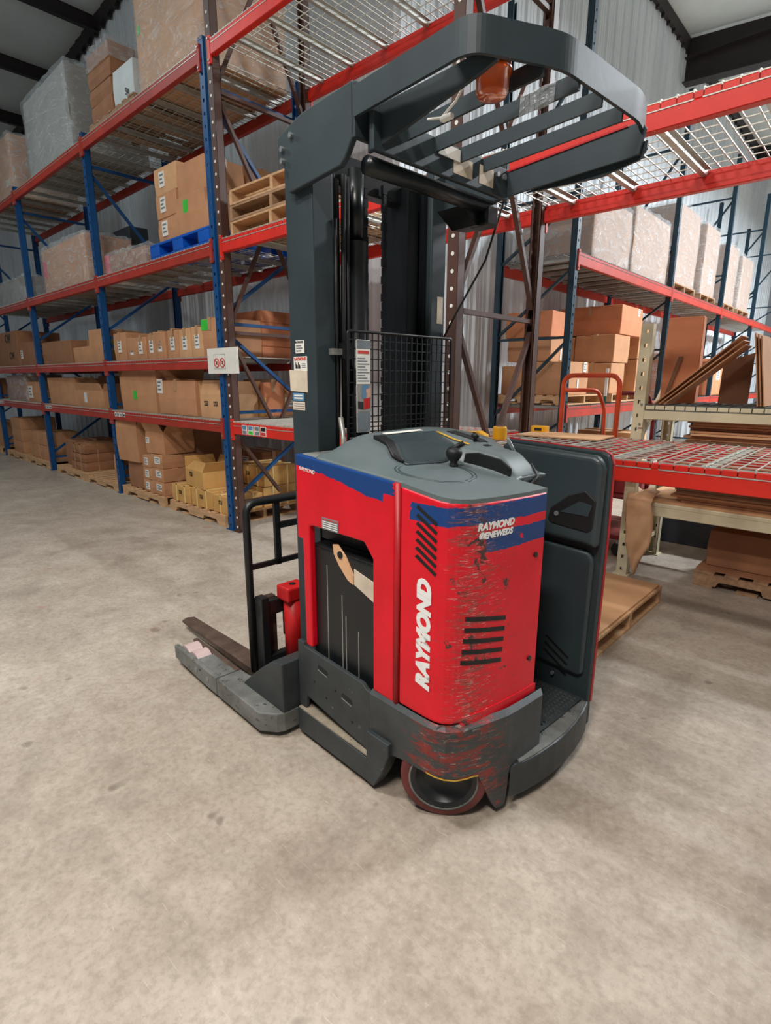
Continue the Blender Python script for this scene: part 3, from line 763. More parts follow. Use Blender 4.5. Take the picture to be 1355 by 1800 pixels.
carton('brown carton at the far left of the lowest shelf', -14.4, -13.4, 3.0, 3.6, DECK[1], DECK[1]+.4, 'kraft_dark')
# --- floor pallets of the left row
PZ = .121
pallet('pallet on the floor by the first blue post, under strapped yellow boxes', -5.60, 3.44, 0, 0, 1.2, 1.0, 'wood')
for (a, b, y0, y1, q0, q1, nm, st) in [(-6.17, -5.76, 2.97, 3.4, 0, .19, 'strapped yellow box at the left front of the first floor pallet', 2), (-5.74, -5.30, 2.98, 3.42, 0, .20, 'strapped yellow box in the middle front of the first floor pallet', 2), (-5.28, -4.98, 2.98, 3.40, 0, .19, 'strapped yellow box beside the first blue post', 1),
                                  (-6.15, -5.70, 3.44, 3.9, 0, .2, 'strapped yellow box at the rear left of the first floor pallet', 2), (-5.66, -5.02, 3.45, 3.9, 0, .22, 'strapped yellow box at the rear of the first floor pallet', 3), (-5.60, -5.02, 3.46, 3.9, .225, .44, 'strapped yellow box stacked second at the rear, first floor pallet', 3)]:
    carton(nm, a, b, y0, y1, PZ+q0, PZ+q1, 'kraft_yellow', straps=st, tape=None, marks=[('SSI', 'f', .5, .6, .06)], group='strapped yellow boxes on the floor pallet')
carton('opened yellow box lying on the strapped yellow boxes', -5.92, -5.42, 3.0, 3.38, PZ+.205, PZ+.40, 'kraft_yellow', rz=-.12, flaps=(2.5, 1.0, 1.2, 1.3), marks=[('SSI', 'f', .35, .7, .07)])
pallet('pallet on the floor in the middle of the first bay, under mixed boxes', -6.94, 3.44, 0, 0, 1.2, 1.0, 'wood')
carton('plain kraft box standing under the opened tall carton', -7.42, -6.98, 3.0, 3.5, PZ, PZ+.34, 'kraft_dark')
carton('opened tall carton with blue label leaning by the second post', -7.56, -7.02, 2.96, 3.45, PZ+.345, PZ+.78, 'kraft', rz=.06, flaps=(1.75, 1.15, 1.3, 1.5), stickers=[('f', .35, .78, .12, .17, 'ink_blue')], marks=[('GUA', 's', .5, .45, .09)], jit=.015)
for q in range(3):
    carton('small white-tagged carton, %s of the column by the opened carton' % ['bottom', 'middle', 'top'][q], -6.94, -6.72, 2.98, 3.4, PZ+q*.155, PZ+q*.155+.152, 'kraft', stickers=[('f', .5, .5, .09, .09, W_)], tape=None, group='small tagged cartons in a column')
for q in range(3):
    carton('labelled brown box, %s of the stack left of the yellow boxes' % ['bottom', 'middle', 'top'][q], -6.69, -6.38, 2.97, 3.45, PZ+q*.165, PZ+q*.165+.162, 'kraft', stickers=[('f', .65, .6, .14, .08, W_)], tape=None, jit=.01, group='labelled boxes stacked on the middle pallet')
carton('opened carton tipped on the labelled stack under the shelf', -6.80, -6.40, 3.0, 3.4, PZ+.50, PZ+.76, 'kraft', rz=.1, flaps=(1.1, .9, 1.3, 1.2), stickers=[('f', .1, .6, .07, .07, W_)])
carton('second opened carton behind the tall one, under the shelf', -7.0, -6.5, 3.46, 3.85, PZ, PZ+.75, 'kraft_dark', flaps=(1.4, 1.2, 1.5, 1.5), stickers=[('f', .7, .85, .14, .08, W_)])
carton('brown carton with white label deep under the lowest shelf', -6.34, -5.75, 3.95, 4.3, 0, .62, 'kraft_dark', stickers=[('f', .4, .8, .16, .1, W_)])
pallet('empty-fronted pallet on the floor left of the second blue post', -8.30, 3.44, 0, 0, 1.2, 1.0, 'wood')
carton('narrow brown carton standing by the second blue post', -8.0, -7.76, 3.05, 3.5, PZ, PZ+.36, 'kraft')
pallet('pallet on the floor under strapped brown bundles, second blue bay', -9.55, 3.44, 0, 0, 1.2, 1.0, 'wood')
for q in range(3):
    carton('strapped brown bundle, %s layer, second blue bay' % ['bottom', 'middle', 'top'][q], -9.60+.04*q, -9.0, 3.0, 3.7, PZ+q*.135, PZ+q*.135+.132, 'kraft_dark', straps=2, tape=None, jit=.012, strapmat='tape_clear', group='strapped brown bundles')
carton('brown carton left of the strapped bundles on the floor', -10.1, -9.66, 3.1, 3.7, PZ, PZ+.42, 'kraft_dark')
pallet('pallet on the floor under plain brown boxes, third blue bay', -11.15, 3.44, 0, 0, 1.2, 1.0, 'wood')
for q, (a, b, c_, d_) in enumerate([(-11.7, -11.2, 0, .24), (-11.7, -11.2, .242, .46), (-11.15, -10.62, 0, .25), (-11.15, -10.62, .252, .48)]):
    carton('plain brown box on the floor, %s, third blue bay' % ['lower left', 'upper left', 'lower right', 'upper right'][q], a, b, 3.0, 3.5, PZ+c_, PZ+d_, 'kraft', straps=1, tape=None, strapmat='tape_clear', group='plain boxes in the third bay')
pallet('pallet on the floor under stacked boxes near the far left post', -12.5, 3.44, 0, 0, 1.2, 1.0, 'wood')
for q in range(3):
    carton('plain brown box, %s of the stack near the far left post' % ['bottom', 'middle', 'top'][q], -12.75, -12.15, 3.0, 3.6, PZ+q*.22, PZ+q*.22+.218, 'kraft', tape=None, group='plain brown stack at the far left')
pallet('pallet on the floor beyond the far left post', -14.2, 3.44, 0, 0, 1.2, 1.0, 'wood')
carton('brown carton on the floor beyond the far left post', -14.7, -13.7, 3.05, 3.7, PZ, PZ+.5, 'kraft')

# safety sign tied to the first posts
sg = MB().box(-.265, .265, -.003, .003, 0, .235).build('safety_sign', 'white_paper'); sg.location = (-4.78, RY0-.03, 1.555)
tag(sg, 'white notice with two prohibition symbols fixed to the blue rack post', 'sign')
for cx_ in (-.10, .0):
    pts = [(cx_+.04*math.cos(t*2*PI/24), -.0045, .10+.04*math.sin(t*2*PI/24)) for t in range(25)]
    s_ = MB().tube(pts, .005, 5).tube([(cx_-.028, -.0045, .128), (cx_+.028, -.0045, .072)], .004, 5).build('prohibition_symbol', 'ink_red', sg)
MB().box(-.15, .05, -.0042, -.003, .045, .048).box(-.15, .05, -.0042, -.003, .175, .178).box(-.15, -.147, -.0042, -.003, .045, .178).box(.047, .05, -.0042, -.003, .045, .178).build('print_frame', 'ink_grey', sg)
MB().box(-.115, -.09, -.0042, -.003, .085, .115).box(-.012, .012, -.0042, -.003, .085, .115).build('print_figure', 'ink', sg)

# --- floor pallet with cardboard next to the truck
pl = pallet('wooden pallet covered with a cardboard sheet beside the lift truck', -1.555, 3.35, 0, 0, 1.06, 1.16, 'wood', None)
cs = MB().box(-.52, .515, -.57, .55, 0, .012).build('cardboard_sheet', 'kraft_light'); cs.location = (-1.555, 3.36, .1215)
tag(cs, 'flat cardboard sheet covering the pallet beside the truck', 'cardboard')
cs = MB().box(-.31, .28, -.16, .2, 0, .008).build('cardboard_sheet', 'kraft_light'); cs.location = (-1.74, 3.78, LEVEL[1]+BEAM_H+.0125); cs.rotation_euler = (0, 0, .1)
tag(cs, 'small cardboard sheet lying on the wire deck behind the truck', 'cardboard')

# --- cream shelving goods
CZ = 1.225+.104+.009
def sheet(label, corners, t=.008, mat='kraft', group=None, name='cardboard_sheet'):
    """flat board from 4 corners (3-D), thickness t"""
    p = [Vector(c) for c in corners]; n = (p[1]-p[0]).cross(p[3]-p[0]).normalized()*t
    m = MB().add(p+[q+n for q in p], [(3, 2, 1, 0), (4, 5, 6, 7), (0, 1, 5, 4), (1, 2, 6, 5), (2, 3, 7, 6), (3, 0, 4, 7)])
    o = m.build(name, mat); return tag(o, label, 'cardboard', group)
fl = carton('tall flat carton standing behind the cream post', -1.395, -1.15, 4.63, 4.71, CZ, CZ+.62, 'kraft_red', rz=.0, tape=None)
for q in range(3):
    dx = .035*q
    sheet('cardboard sheet leaning to the right on the upper cream shelf, %s of three' % ['lowest', 'middle', 'uppermost'][q], [(-1.36+dx, 4.38, CZ), (-1.36+dx, 4.59, CZ), (-.86+dx*.4, 4.60, CZ+.46-.03*q), (-.86+dx*.4, 4.39, CZ+.46-.03*q)], .008, 'kraft', 'leaning cardboard sheets')
for q in range(3):
    dx = .018*q
    sheet('upright cardboard sheet propping the leaning ones, %s' % ['first', 'second', 'third'][q], [(-.715+dx, 4.40, CZ), (-.715+dx, 4.95, CZ), (-.79+dx, 4.96, CZ+.47-.01*q), (-.79+dx, 4.41, CZ+.47-.01*q)], .007, 'kraft', 'propped cardboard sheets')
sheet('dark upright cardboard panel under the leaning sheets', [(-1.02, 4.75, CZ), (-.83, 4.75, CZ), (-.83, 4.76, CZ+.36), (-1.02, 4.76, CZ+.3)], .01, 'kraft_inside')
sheet('thin cardboard strip leaning on the tall flat carton', [(-1.37, 4.605, CZ), (-1.345, 4.605, CZ), (-1.26, 4.615, CZ+.34), (-1.29, 4.615, CZ+.34)], .006, 'kraft_inside')
zz = .515+.118
for q in range(36):
    a = random.uniform(-.055, .055); th = .0175
    if q > 21: a += .02
    s_ = MB().box(-.62, .62, -.36, .33, 0, th-.003).build('flattened_box', random.choice(['kraft', 'kraft_dark', 'kraft_light', 'kraft', 'kraft_inside']))
    s_.location = (-.52+a, 4.76+random.uniform(-.02, .02), zz); s_.rotation_euler = (0, 0, random.uniform(-.012, .012)); zz += th
    tag(s_, 'flattened cardboard box in the thick stack between the cream shelves', 'cardboard', 'flattened boxes stacked on the cream shelf')
o = MB().box(-1.80, .93, 5.55, 5.565, 0, .62).build('shade_panel', 'shade_dark', None, .003)  # dark panel added in place of the deep shade under the shelf
tag(o, 'added dark panel standing in for the shade behind the lower cream shelf', 'panel')
# curled kraft paper hanging off the lower cream shelf
m = MB(); U_, V_ = 10, 22
for j in range(V_+1):
    t = j/V_
    z = .70-.62*t; wd = .17*(1-max(0, t-.62)/.38*.97); cx_ = -1.375+.10*t+.03*math.sin(t*5); curl = .4+.8*t
    y = 4.285-.09*math.sin(min(1, t*2.2)*PI/2)+.03*t
    if t < .12: y = 4.285+(.12-t)*2.2; z = .70-.62*.12*.35-.05*t
    for i in range(U_+1):
        s = -1+2*i/U_
        m.v.append((cx_+s*wd*.55, y-.045*curl*(1-s*s)+.015*math.sin(s*4+t*9), z+.012*math.sin(s*5+t*7)))
for j in range(V_):
    for i in range(U_): m.f.append((j*(U_+1)+i, j*(U_+1)+i+1, (j+1)*(U_+1)+i+1, (j+1)*(U_+1)+i))
o = m.build('kraft_paper', 'paper_brown', None, smooth=True, solid=.0015)
tag(o, 'creased strip of brown paper hanging from the lower cream shelf', 'paper')
pallet('pallet on the floor under the cream shelves carrying two dark boxes', -.36, 4.97, 0, 0, 1.2, 1.0, 'wood_old', None)
cs = MB().box(-.6, .6, -.46, .46, 0, .01).build('cardboard_sheet', 'kraft_dark'); cs.location = (-.36, 4.97, .1205); tag(cs, 'cardboard sheet on the pallet under the cream shelves', 'cardboard')
for q in range(2):
    carton('dark brown box on the pallet under the cream shelves, %s' % ['left one', 'right one'][q], -.92+q*.46, -.48+q*.46, 4.62, 5.1, .131, .41, 'kraft_dark', tape=None, group='boxes under the cream shelves')

# --- orange hand cart behind the rack
cr = empty('hand_cart', (-2.0, 4.95, 0), .05); tag(cr, 'orange tubular hand cart standing behind the wire deck', 'cart')
MB().tube(fillet([(-.24, -.22, .12), (-.24, -.22, 1.545), (.24, -.22, 1.545), (.24, -.22, .12)], .09), .021, 10).build('handle', 'orange_cart', cr, smooth=True)
MB().tube(fillet([(-.23, -.22, 1.42), (-.02, .02, 1.42), (.02, .12, 1.25), (.04, .2, .12)], .06), .017, 8).build('back_rail', 'orange_cart', cr, smooth=True)
MB().tube(fillet([(.23, -.22, 1.40), (.38, .1, 1.40), (.42, .2, 1.2), (.42, .25, .12)], .06), .017, 8).build('side_rail', 'cart_red', cr, smooth=True)
MB().box(-.28, .44, -.25, .5, .16, .20).build('platform', 'cart_red', cr, .008)
MB().box(-.28, .44, -.25, .5, .52, .55).build('tray', 'cart_red', cr, .008)
for x in (-.2, .36):
    for y in (-.2, .42):
        MB().lathe([(.06, -.018), (.065, 0), (.06, .018)], (x, y, .067), (0, 1, 0), 14).build('wheel', 'black_rubber', cr)
        MB().box(x-.02, x+.02, y-.025, y+.025, .12, .165).build('castor', 'bolt', cr)
bx = carton('small dark package with white tag on the cart tray', -1.86, -1.6, 4.8, 5.1, .553, .80, 'cart_red', tape=None, stickers=[('f', .4, .8, .10, .05, W_)])
pb = MB().tube([(-2.2, 5.6, 0), (-2.2, 5.6, 1.62)], .014, 8).build('pole', 'green_pole'); 
pb2 = MB().tube([(-2.2, 5.6, 1.35), (-2.2, 5.6, 1.62)], .017, 8).build('grip', 'white_paper', pb)
tag(pb, 'thin green pole with a white grip behind the rack', 'pole')
MB().box(-2.3, -2.1, 5.5, 5.7, 0, .02).build('foot', 'green_pole', pb)

# --- yellow tape gun and roll on the wire deck behind the truck
tg = MB().prism_xz([(-.085, 0), (.085, 0), (.08, .04), (.03, .062), (-.05, .055), (-.085, .03)], -.03, .03).build('tape_dispenser', 'yellow_plastic', None, .006)
tg.location = (-2.06, 3.12, LEVEL[1]+BEAM_H+.0125); tag(tg, 'yellow hand tape dispenser lying on the wire deck behind the truck', 'tape dispenser')
MB().lathe([(.025, -.032), (.025, .032)], (.0, 0, .03), (0, 1, 0), 14).build('hub', 'black_rubber', tg)
ty = MB().lathe([(.045, 0), (.047, .01), (.047, .075), (.043, .085)], (0, 0, 0)).build('tape_roll', 'yellow_plastic', None, smooth=False)
ty.location = (-1.98, 3.28, LEVEL[1]+BEAM_H+.0125); tag(ty, 'yellow roll standing beside the tape dispenser', 'tape roll')
MB().lathe([(.026, 0), (.026, .003)], (0, 0, .085)).build('core', 'kraft_inside', ty)
ya = MB().box(-.06, .06, -.035, .035, 0, .05).build('tag_box', 'yellow_plastic', None, .005); ya.location = (-1.93, 4.22, 1.117-.0)
ya.location = (-2.02, 3.93, LEVEL[1]+BEAM_H+.0125); tag(ya, 'small yellow box on the rear edge of the wire deck', 'box')
MB().box(-.03, .03, -.0365, -.034, .015, .035).build('print_line', 'ink', ya)

# --- goods in the teal row
tz2 = TLEV[2]+.13+.016; tz1 = TLEV[1]+.13+.016
carton('wide film-wrapped carton at the near end of the upper teal shelf', -4.0, -3.06, 6.95, 8.15, tz2, tz2+.72, 'kraft_pale', wrap=True, tape=None, cat='wrapped load')
carton('film-wrapped carton next to the wide one on the upper teal shelf', -4.0, -3.06, 8.25, 9.75, tz2, tz2+.86, 'kraft_pale', wrap=True, tape=None, cat='wrapped load')
TP = [(10.15, 11.35, 1.30, 'first'), (11.75, 12.75, 1.30, 'second'), (13.5, 14.4, 1.25, 'third'), (14.75, 15.9, 1.22, 'fourth')]
for a, b, h, nm in TP:
    pallet('pallet under the %s tall upright load on the upper teal shelf' % nm, -3.52, (a+b)/2, tz2, 0, .95, b-a, 'wood_old', 'pallets on the upper teal shelf')
    carton('tall wrapped carton on the upper teal shelf, %s behind the wide ones' % nm, -3.95, -3.08, a+.03, b-.03, tz2+.121, tz2+h, 'kraft_pale', wrap=True, tape=None, stickers=[('s', .6, .3, .2, .26, 'white_paper')] if nm == 'second' else [], cat='wrapped load', group='tall wrapped cartons')
pallet('yellow pine pallet on the lower teal shelf behind the orange cart', -3.53, 7.05, tz1, 0, 1.0, 1.1, 'wood', None)
pallet('second pine pallet on the lower teal shelf, farther along', -3.53, 8.55, tz1, 0, 1.0, 1.2, 'wood', None)
q1 = tz1+.121
TB = [(-4.0, -3.55, 6.6, 7.1, 0, .36, 'brown carton at the wall side of the near pine pallet'), (-3.53, -3.06, 6.55, 7.15, 0, .40, 'brown carton with white label on the near pine pallet'), (-3.95, -3.35, 6.65, 7.2, .41, .70, 'brown carton resting on the labelled one, near teal post'), (-4.0, -3.36, 6.65, 7.25, .71, 1.02, 'topmost brown carton near the first teal post'),
      (-3.6, -3.06, 7.9, 8.4, 0, .42, 'brown carton low on the second pine pallet'), (-3.62, -3.06, 7.95, 8.5, .425, .80, 'brown carton in the middle on the second pine pallet'), (-3.95, -3.06, 8.1, 8.9, .81, 1.2, 'brown carton on top of the second pine pallet stack'), (-3.98, -3.64, 7.95, 8.5, 0, .78, 'dark brown carton at the wall behind the second stack'),
      (-3.9, -3.1, 9.0, 9.55, 0, .5, 'plain brown carton at the end of the first teal bay'), (-3.9, -3.1, 9.0, 9.5, .505, .95, 'brown carton stacked at the end of the first teal bay')]
for a, b, c_, d_, e_, f_, nm in TB:
    carton(nm, a, b, c_, d_, q1+e_, q1+f_, 'kraft_red' if 'top' in nm else 'kraft', tape='y', stickers=[('s', .8, .85, .08, .12, W_), ('s', .5, .3, .04, .14, W_)] if 'label' in nm else ([('s', .8, .85, .08, .1, W_)] if 'top' in nm else []), group='cartons on the lower teal shelf')
for q, (a, b, h) in enumerate([(10.1, 11.2, .75), (11.4, 12.6, .62), (13.4, 14.6, .7), (14.8, 16.0, .8)]):
    carton('brown carton on the lower teal shelf, %s teal bay, %s' % (['second', 'second', 'third', 'third'][q], ['near half', 'far half', 'near half', 'far half'][q]), -3.95, -3.08, a, b, tz1, tz1+h, 'kraft_red', wrap=(q == 0), stickers=[('s', .5, .6, .3, .2, W_)], group='cartons farther along the teal row')
for q, (a, b, h, lab) in enumerate([(6.7, 7.7, .72, 'shipping label'), (7.9, 8.9, .6, 'no label'), (9.0, 9.7, .7, 'end')]):
    carton(['brown carton with white sheets on the floor under the near teal bay', 'brown carton in the middle of the floor under the near teal bay', 'light carton on the floor at the end of the near teal bay'][q], -3.95, -3.06, a, b, .0, h, ['kraft_dark', 'kraft', 'kraft_light'][q], stickers=[('s', .1, .6, .18, .5, W_)] if q < 2 else [], group='cartons on the floor under the teal row')

# ------------------------------------------------------------------ the reach truck (local: x rearwards, y to its right side, z up)
T = empty('reach_truck', (-1.70, 1.32, 0), math.radians(-3.5))
tag(T, 'red and dark grey stand-up reach forklift with overhead guard parked in the aisle', 'forklift')

HP = [(.575, 0), (.70, 0), (.738, .003), (.768, .016), (.790, .040), (.806, .075), (.820, .13), (.833, .21), (.844, .32), (.850, .43)]
def arc(path):
    s = [0]
    for a, b in zip(path, path[1:]): s.append(s[-1]+math.hypot(b[0]-a[0], b[1]-a[1]))
    return s
HS = arc(HP)
def hood_at(s, off=0.):
    """point on the rear hood outline at arc length s, moved outwards by off"""
    s = max(0, min(HS[-1], s))
    for i in range(len(HP)-1):
        if s <= HS[i+1] or i == len(HP)-2:
            t = (s-HS[i])/(HS[i+1]-HS[i]); a, b = HP[i], HP[i+1]
            dx, dy = b[0]-a[0], b[1]-a[1]; L = math.hypot(dx, dy)
            return (a[0]+dx*t+dy/L*off, a[1]+dy*t-dx/L*off)
def hood_top(u, v=0): return 1.222-.072*u
# red side panel in front of the seam, with the battery opening cut out
sp_ = MB().prism_xz([(0, .885), (.034, .885), (.034, .43), (.078, .43), (.078, .945), (.10, .952), (.40, .952), (.446, .90), (.446, .40), (.548, .395), (.548, hood_top(.548)), (0, hood_top(0))], 0, .03)
sp_.build('side_panel', 'hood_red', T, .006)
MB().cyl((.560, .008, .40), (.560, .008, hood_top(.56)), .012, 12).build('hinge_post', 'hood_trim_red', T, smooth=True)
MB().box(.548, .575, .012, .03, .40, hood_top(.56)-.005).build('seam', 'black_rubber', T)
# red rear hood
po = [hood_at(HS[-1]*i/36) for i in range(37)]
hm = MB().prism(po+[(.60, .43), (.577, .03)], .405, lambda x, y: hood_top(x)-.004-.06*max(0, x-.55))
hood = hm.build('rear_hood', 'hood_red', T, .012, seg=3)
MB().prism([hood_at(HS[-1]*i/36, .003) for i in range(15, 37)]+[(.84, .40), (.80, .12), (.76, .06)], .392, .43).build('hood_lip', 'hood_red', hood)
def wrapped(s0, s1, z0, z1, off=.0018, slant=0., n=8):
    """thin strip lying on the hood outline; slant = z drop from s0 to s1"""
    m = MB()
    for i in range(n+1):
        t = i/n; s = s0+(s1-s0)*t; p = hood_at(s, off); d = -slant*t
        m.v += [(p[0], p[1], z0+d), (p[0], p[1], z1+d)]
    m.f += [(2*i, 2*i+2, 2*i+3, 2*i+1) for i in range(n)]
    return m
for i in range(7):
    z = 1.118-.0265*i
    m = MB().add([(.648-.0008*i, -.0012, z), (.655, -.0012, z+.009), (.735, -.0012, z-.036), (.729, -.0012, z-.046)], [(0, 3, 2, 1)])
    m.v = [(x, y if x < .70 else y+.001, q) for x, y, q in m.v]
    m.build('louvre', 'black_rubber', hood, solid=.001)
for i in range(5):
    z = .775-.037*i; s0 = HS[5]-.003*i-.01
    m = wrapped(s0, s0+.175, z-.007, z+.008, .0016, .035)
    m.build('louvre', 'black_rubber', hood, solid=.001)
for (s, z) in ((HS[-1]-.055, .93), (HS[-1]-.05, .545)):
    p = hood_at(s, 0); q = hood_at(s, .006); MB().cyl((p[0], p[1], z), (q[0], q[1], z), .009, 10).build('latch', 'truck_black', hood)
text('RAYMOND', .0745, 'white_letter', hood, (.690, -.0012, .70), (0, 0, 1), (-1, 0, 0), shear=.22, bold=.0050, spacing=1.0)
def text_on_hood(body, size, s_mid, z):
    me = text_mesh(body, size, extrude=.0004, shear=.2, bold=size*.05)
    for v in me.vertices:
        p = hood_at(s_mid+v.co.x, .0014+v.co.z); v.co = Vector((p[0], p[1], z+v.co.y))
    me.materials.clear(); me.materials.append(M('white_letter')); me.update(); return obj('lettering', me, hood)
text_on_hood('RAYMOND', .0315, HS[6]+.043, 1.066); text_on_hood('®ENEWEDS', .0275, HS[6]+.043, 1.037)
text('RAYMOND', .020, 'white_letter', T, (.075, -.0012, 1.166), (1, 0, -.08), (0, 0, 1), shear=.3)
# rating plate and battery
pl_ = MB().box(.165, .262, -.0025, 0, .955, 1.0).build('rating_plate', 'ink_grey', T)
for i in range(5): MB().box(.170, .257, -.0035, -.0022, .960+.008*i, .963+.008*i).build('print_line', 'white_paper' if i < 4 else 'ink_red', pl_)
bt = MB().box(.055, .465, .028, .80, .12, .862).build('battery', 'truck_black', T, .008)
MB().box(.06, .46, .03, .7, .862, .868).build('battery_lid', 'black_rubber', bt)
MB().prism_xz([(.20, .895), (.225, .90), (.27, .865), (.315, .80), (.315, .765), (.285, .775), (.235, .82), (.205, .86)], .020, .0275).build('torn_tape', 'paper_brown', bt)
MB().prism_xz([(.318, .825), (.43, .800), (.43, .725), (.318, .765)], .024, .0275).build('paper_label', 'old_paper', bt)
for x, z in ((.15, .80), (.24, .70), (.262, .62), (.335, .58)):
    MB().box(x, x+.004, .0265, .028, .30, z).build('drip_streak', 'carton_grey', bt)
MB().box(.03, .545, .10, .82, .872, 1.148).build('upper_housing', 'truck_black', T)
MB().cyl((.245, .016, .865), (.245, .024, .865), .014, 12).build('cell_cap', 'black_rubber', bt)
# lower steel plate, ledge, chassis
bp = MB().prism_xz([(-.01, .30), (-.01, .44), (.03, .44), (.036, .425), (.40, .41), (.42, .395), (.44, .39), (.44, .14), (.05, .20), (.045, .22), (.035, .10), (-.01, .10)], -.012, .006).build('lower_plate', 'chassis', T, .003)
for x, z in ((.16, .365), (.31, .305)):
    MB().prism_xz([(x-.032, z+.004), (x-.026, z+.014), (x+.026, z+.006), (x+.032, z-.006), (x+.026, z-.014), (x-.026, z-.006)], -.0135, -.0125).build('slot', 'black_rubber', bp)
    MB().prism_xz([(x-.03, z-.006), (x+.03, z-.016), (x+.03, z-.020), (x-.03, z-.010)], -.015, -.0125).build('slot_edge', 'bolt', bp)
for x, z in ((.10, .29), (.24, .31), (.34, .22), (.18, .25)): MB().cyl((x, -.014, z), (x, -.012, z), .005, 8).build('hole', 'black_rubber', bp)
MB().box(-.01, .45, .03, .82, .06, .40).build('front_chassis', 'truck_black', T, .01)
lg = MB().prism_xz([(0, .028), (.44, .028), (.478, .024), (.52, .10), (.556, .19), (.556, .24), (.44, .24), (.44, .125), (0, .135)], -.03, .028).build('side_ledge', 'chassis', T, .004)
MB().box(.003, .44, -.027, .027, .132, .1375).build('ledge_top', 'ledge_top', lg)
# skirt round the drive unit
SK = [(.44, -.012, .12), (.50, -.012, .12), (.545, -.012, .19), (.60, -.012, .203), (.66, -.012, .210), (.72, -.010, .214), (.752, -.004, .212), (.782, .012, .208), (.808, .042, .203), (.824, .080, .20), (.832, .105, .20), (.838, .125, .195), (.846, .155, .13), (.854, .185, .065), (.860, .208, .03), (.866, .232, .028), (.869, .25, .035), (.870, .262, .15), (.876, .34, .17), (.880, .44, .17)]
m = MB()
for u, v, z in SK: m.v += [(u, v, z), (u, v, .388), (u-.018 if u > .76 else u, v+.016, .402)]
for i in range(len(SK)-1): m.f += [(3*i, 3*i+3, 3*i+4, 3*i+1), (3*i+1, 3*i+4, 3*i+5, 3*i+2)]
sk = m.build('skirt', 'skirt_paint', T, solid=.014)
MB().prism([(.46, .01), (.74, .012), (.79, .05), (.815, .12), (.84, .25), (.855, .43), (.46, .43)], .375, .398).build('drive_deck', 'truck_black', T)
MB().prism([(.60, .25), (.84, .27), (.855, .43), (.46, .43), (.46, .3)], .06, .375).build('drive_housing', 'truck_black', T)
m = MB()
for i in range(6): 
    a, b = SK[5+i], SK[6+i]
    m.add([(a[0]+.001, a[1]-.0015, a[2]), (b[0]+.001, b[1]-.0015, b[2]), (b[0]+.001, b[1]-.0015, b[2]+.006), (a[0]+.001, a[1]-.0015, a[2]+.006)], [(0, 1, 2, 3)])
m.build('yellow_edge', 'yellow_strip', sk)
# drive wheel, steered
wa = math.radians(38); ax = Vector((-math.sin(wa), math.cos(wa), 0)); wc = Vector((.733, .068, .152))
dw = MB().lathe([(.114, .0), (.136, -.004), (.149, .004), (.152, .02), (.152, .09), (.146, .105), (.11, .105)], wc, ax, 36, False).build('drive_wheel', 'tyre_red', T, smooth=True)
MB().lathe([(.001, .014), (.08, .014), (.098, .004), (.112, -.003), (.117, -.0035), (.119, .004)], wc, ax, 36).build('wheel_disc', 'truck_black', dw, smooth=True)
MB().lathe([(.113, .004), (.115, -.0045), (.121, -.0055), (.1215, .002)], wc, ax, 36, False).build('rim', 'steel_worn', dw, smooth=True)
# operator step
SO = [(.872, .262), (.893, .32), (.908, .40), (.917, .50), (.918, .58), (.910, .67), (.895, .76), (.878, .83), (.862, .865)]
st = MB().prism(SO+[(.46, .865), (.46, .44), (.86, .44)], .045, .178).build('step', 'chassis', T, .008)
MB().prism([(.885, .30), (.90, .38), (.909, .48), (.910, .58), (.902, .67), (.888, .755), (.868, .83), (.85, .83), (.85, .455), (.878, .43), (.872, .31)], .178, .183).build('step_rim', 'steel_worn', st)
fm = MB().prism([(.47, .45), (.846, .45), (.852, .62), (.846, .83), (.47, .83)], .178, .190).build('floor_mat', 'tread_rubber', st)
m = MB()
for i in range(17):
    for j in range(17):
        u, v = .485+.0215*i, .462+.0218*j
        m.add([(u-.008, v-.008, .190), (u+.008, v-.008, .190), (u+.008, v+.008, .190), (u-.008, v+.008, .190), (u-.004, v-.004, .195), (u+.004, v-.004, .195), (u+.004, v+.004, .195), (u-.004, v+.004, .195)],
              [(4, 5, 6, 7), (0, 1, 5, 4), (1, 2, 6, 5), (2, 3, 7, 6), (3, 0, 4, 7)])
stuff(m.build('mat_studs', 'tread_rubber', fm))
pd = MB().lathe([(.026, 0), (.026, .008), (.016, .012)], (.79, .505, .19)).build('pedal', 'black_rubber', st)
# right-hand side panel with padded top
rp = MB().prism_xz([(.39, .06), (.868, .06), (.868, .17), (.872, .9), (.868, 1.19), (.855, 1.222), (.83, 1.235), (.39, 1.252)], .852, .880).build('right_panel', 'dark_plastic', T, .008)
MB().prism_xz([(.868, .17), (.8705, .17), (.8745, .9), (.8705, 1.19), (.857, 1.225), (.83, 1.2385), (.39, 1.255), (.39, 1.252), (.83, 1.235), (.855, 1.222), (.868, 1.19), (.872, .9)], .866, .8815).build('edge_trim', 'hood_trim_red', rp)
pad = MB().prism_xz([(.40, .88), (.80, .865), (.858, .855), (.861, 1.17), (.848, 1.208), (.82, 1.222), (.40, 1.24)], .80, .852).build('side_pad', 'dark_plastic', rp, .022, seg=4)
MB().prism_xz([(.645, .945), (.66, .93), (.82, .918), (.84, .935), (.845, 1.05), (.80, 1.085), (.735, 1.06), (.655, .995)], .7965, .806).build('pocket', 'black_rubber', pad, .006)
MB().cyl((.685, .797, .975), (.685, .793, .975), .010, 12).build('screw', 'bolt', pad)
MB().prism_xz([(.70, .985), (.78, 1.04), (.832, 1.03), (.82, .985)], .7945, .797).build('pocket_floor', 'truck_dark', pad)
lw = MB().prism_xz([(.47, .30), (.82, .285), (.838, .30), (.842, .80), (.82, .83), (.47, .845)], .828, .852).build('lower_pad', 'dark_plastic', rp, .014, seg=3)
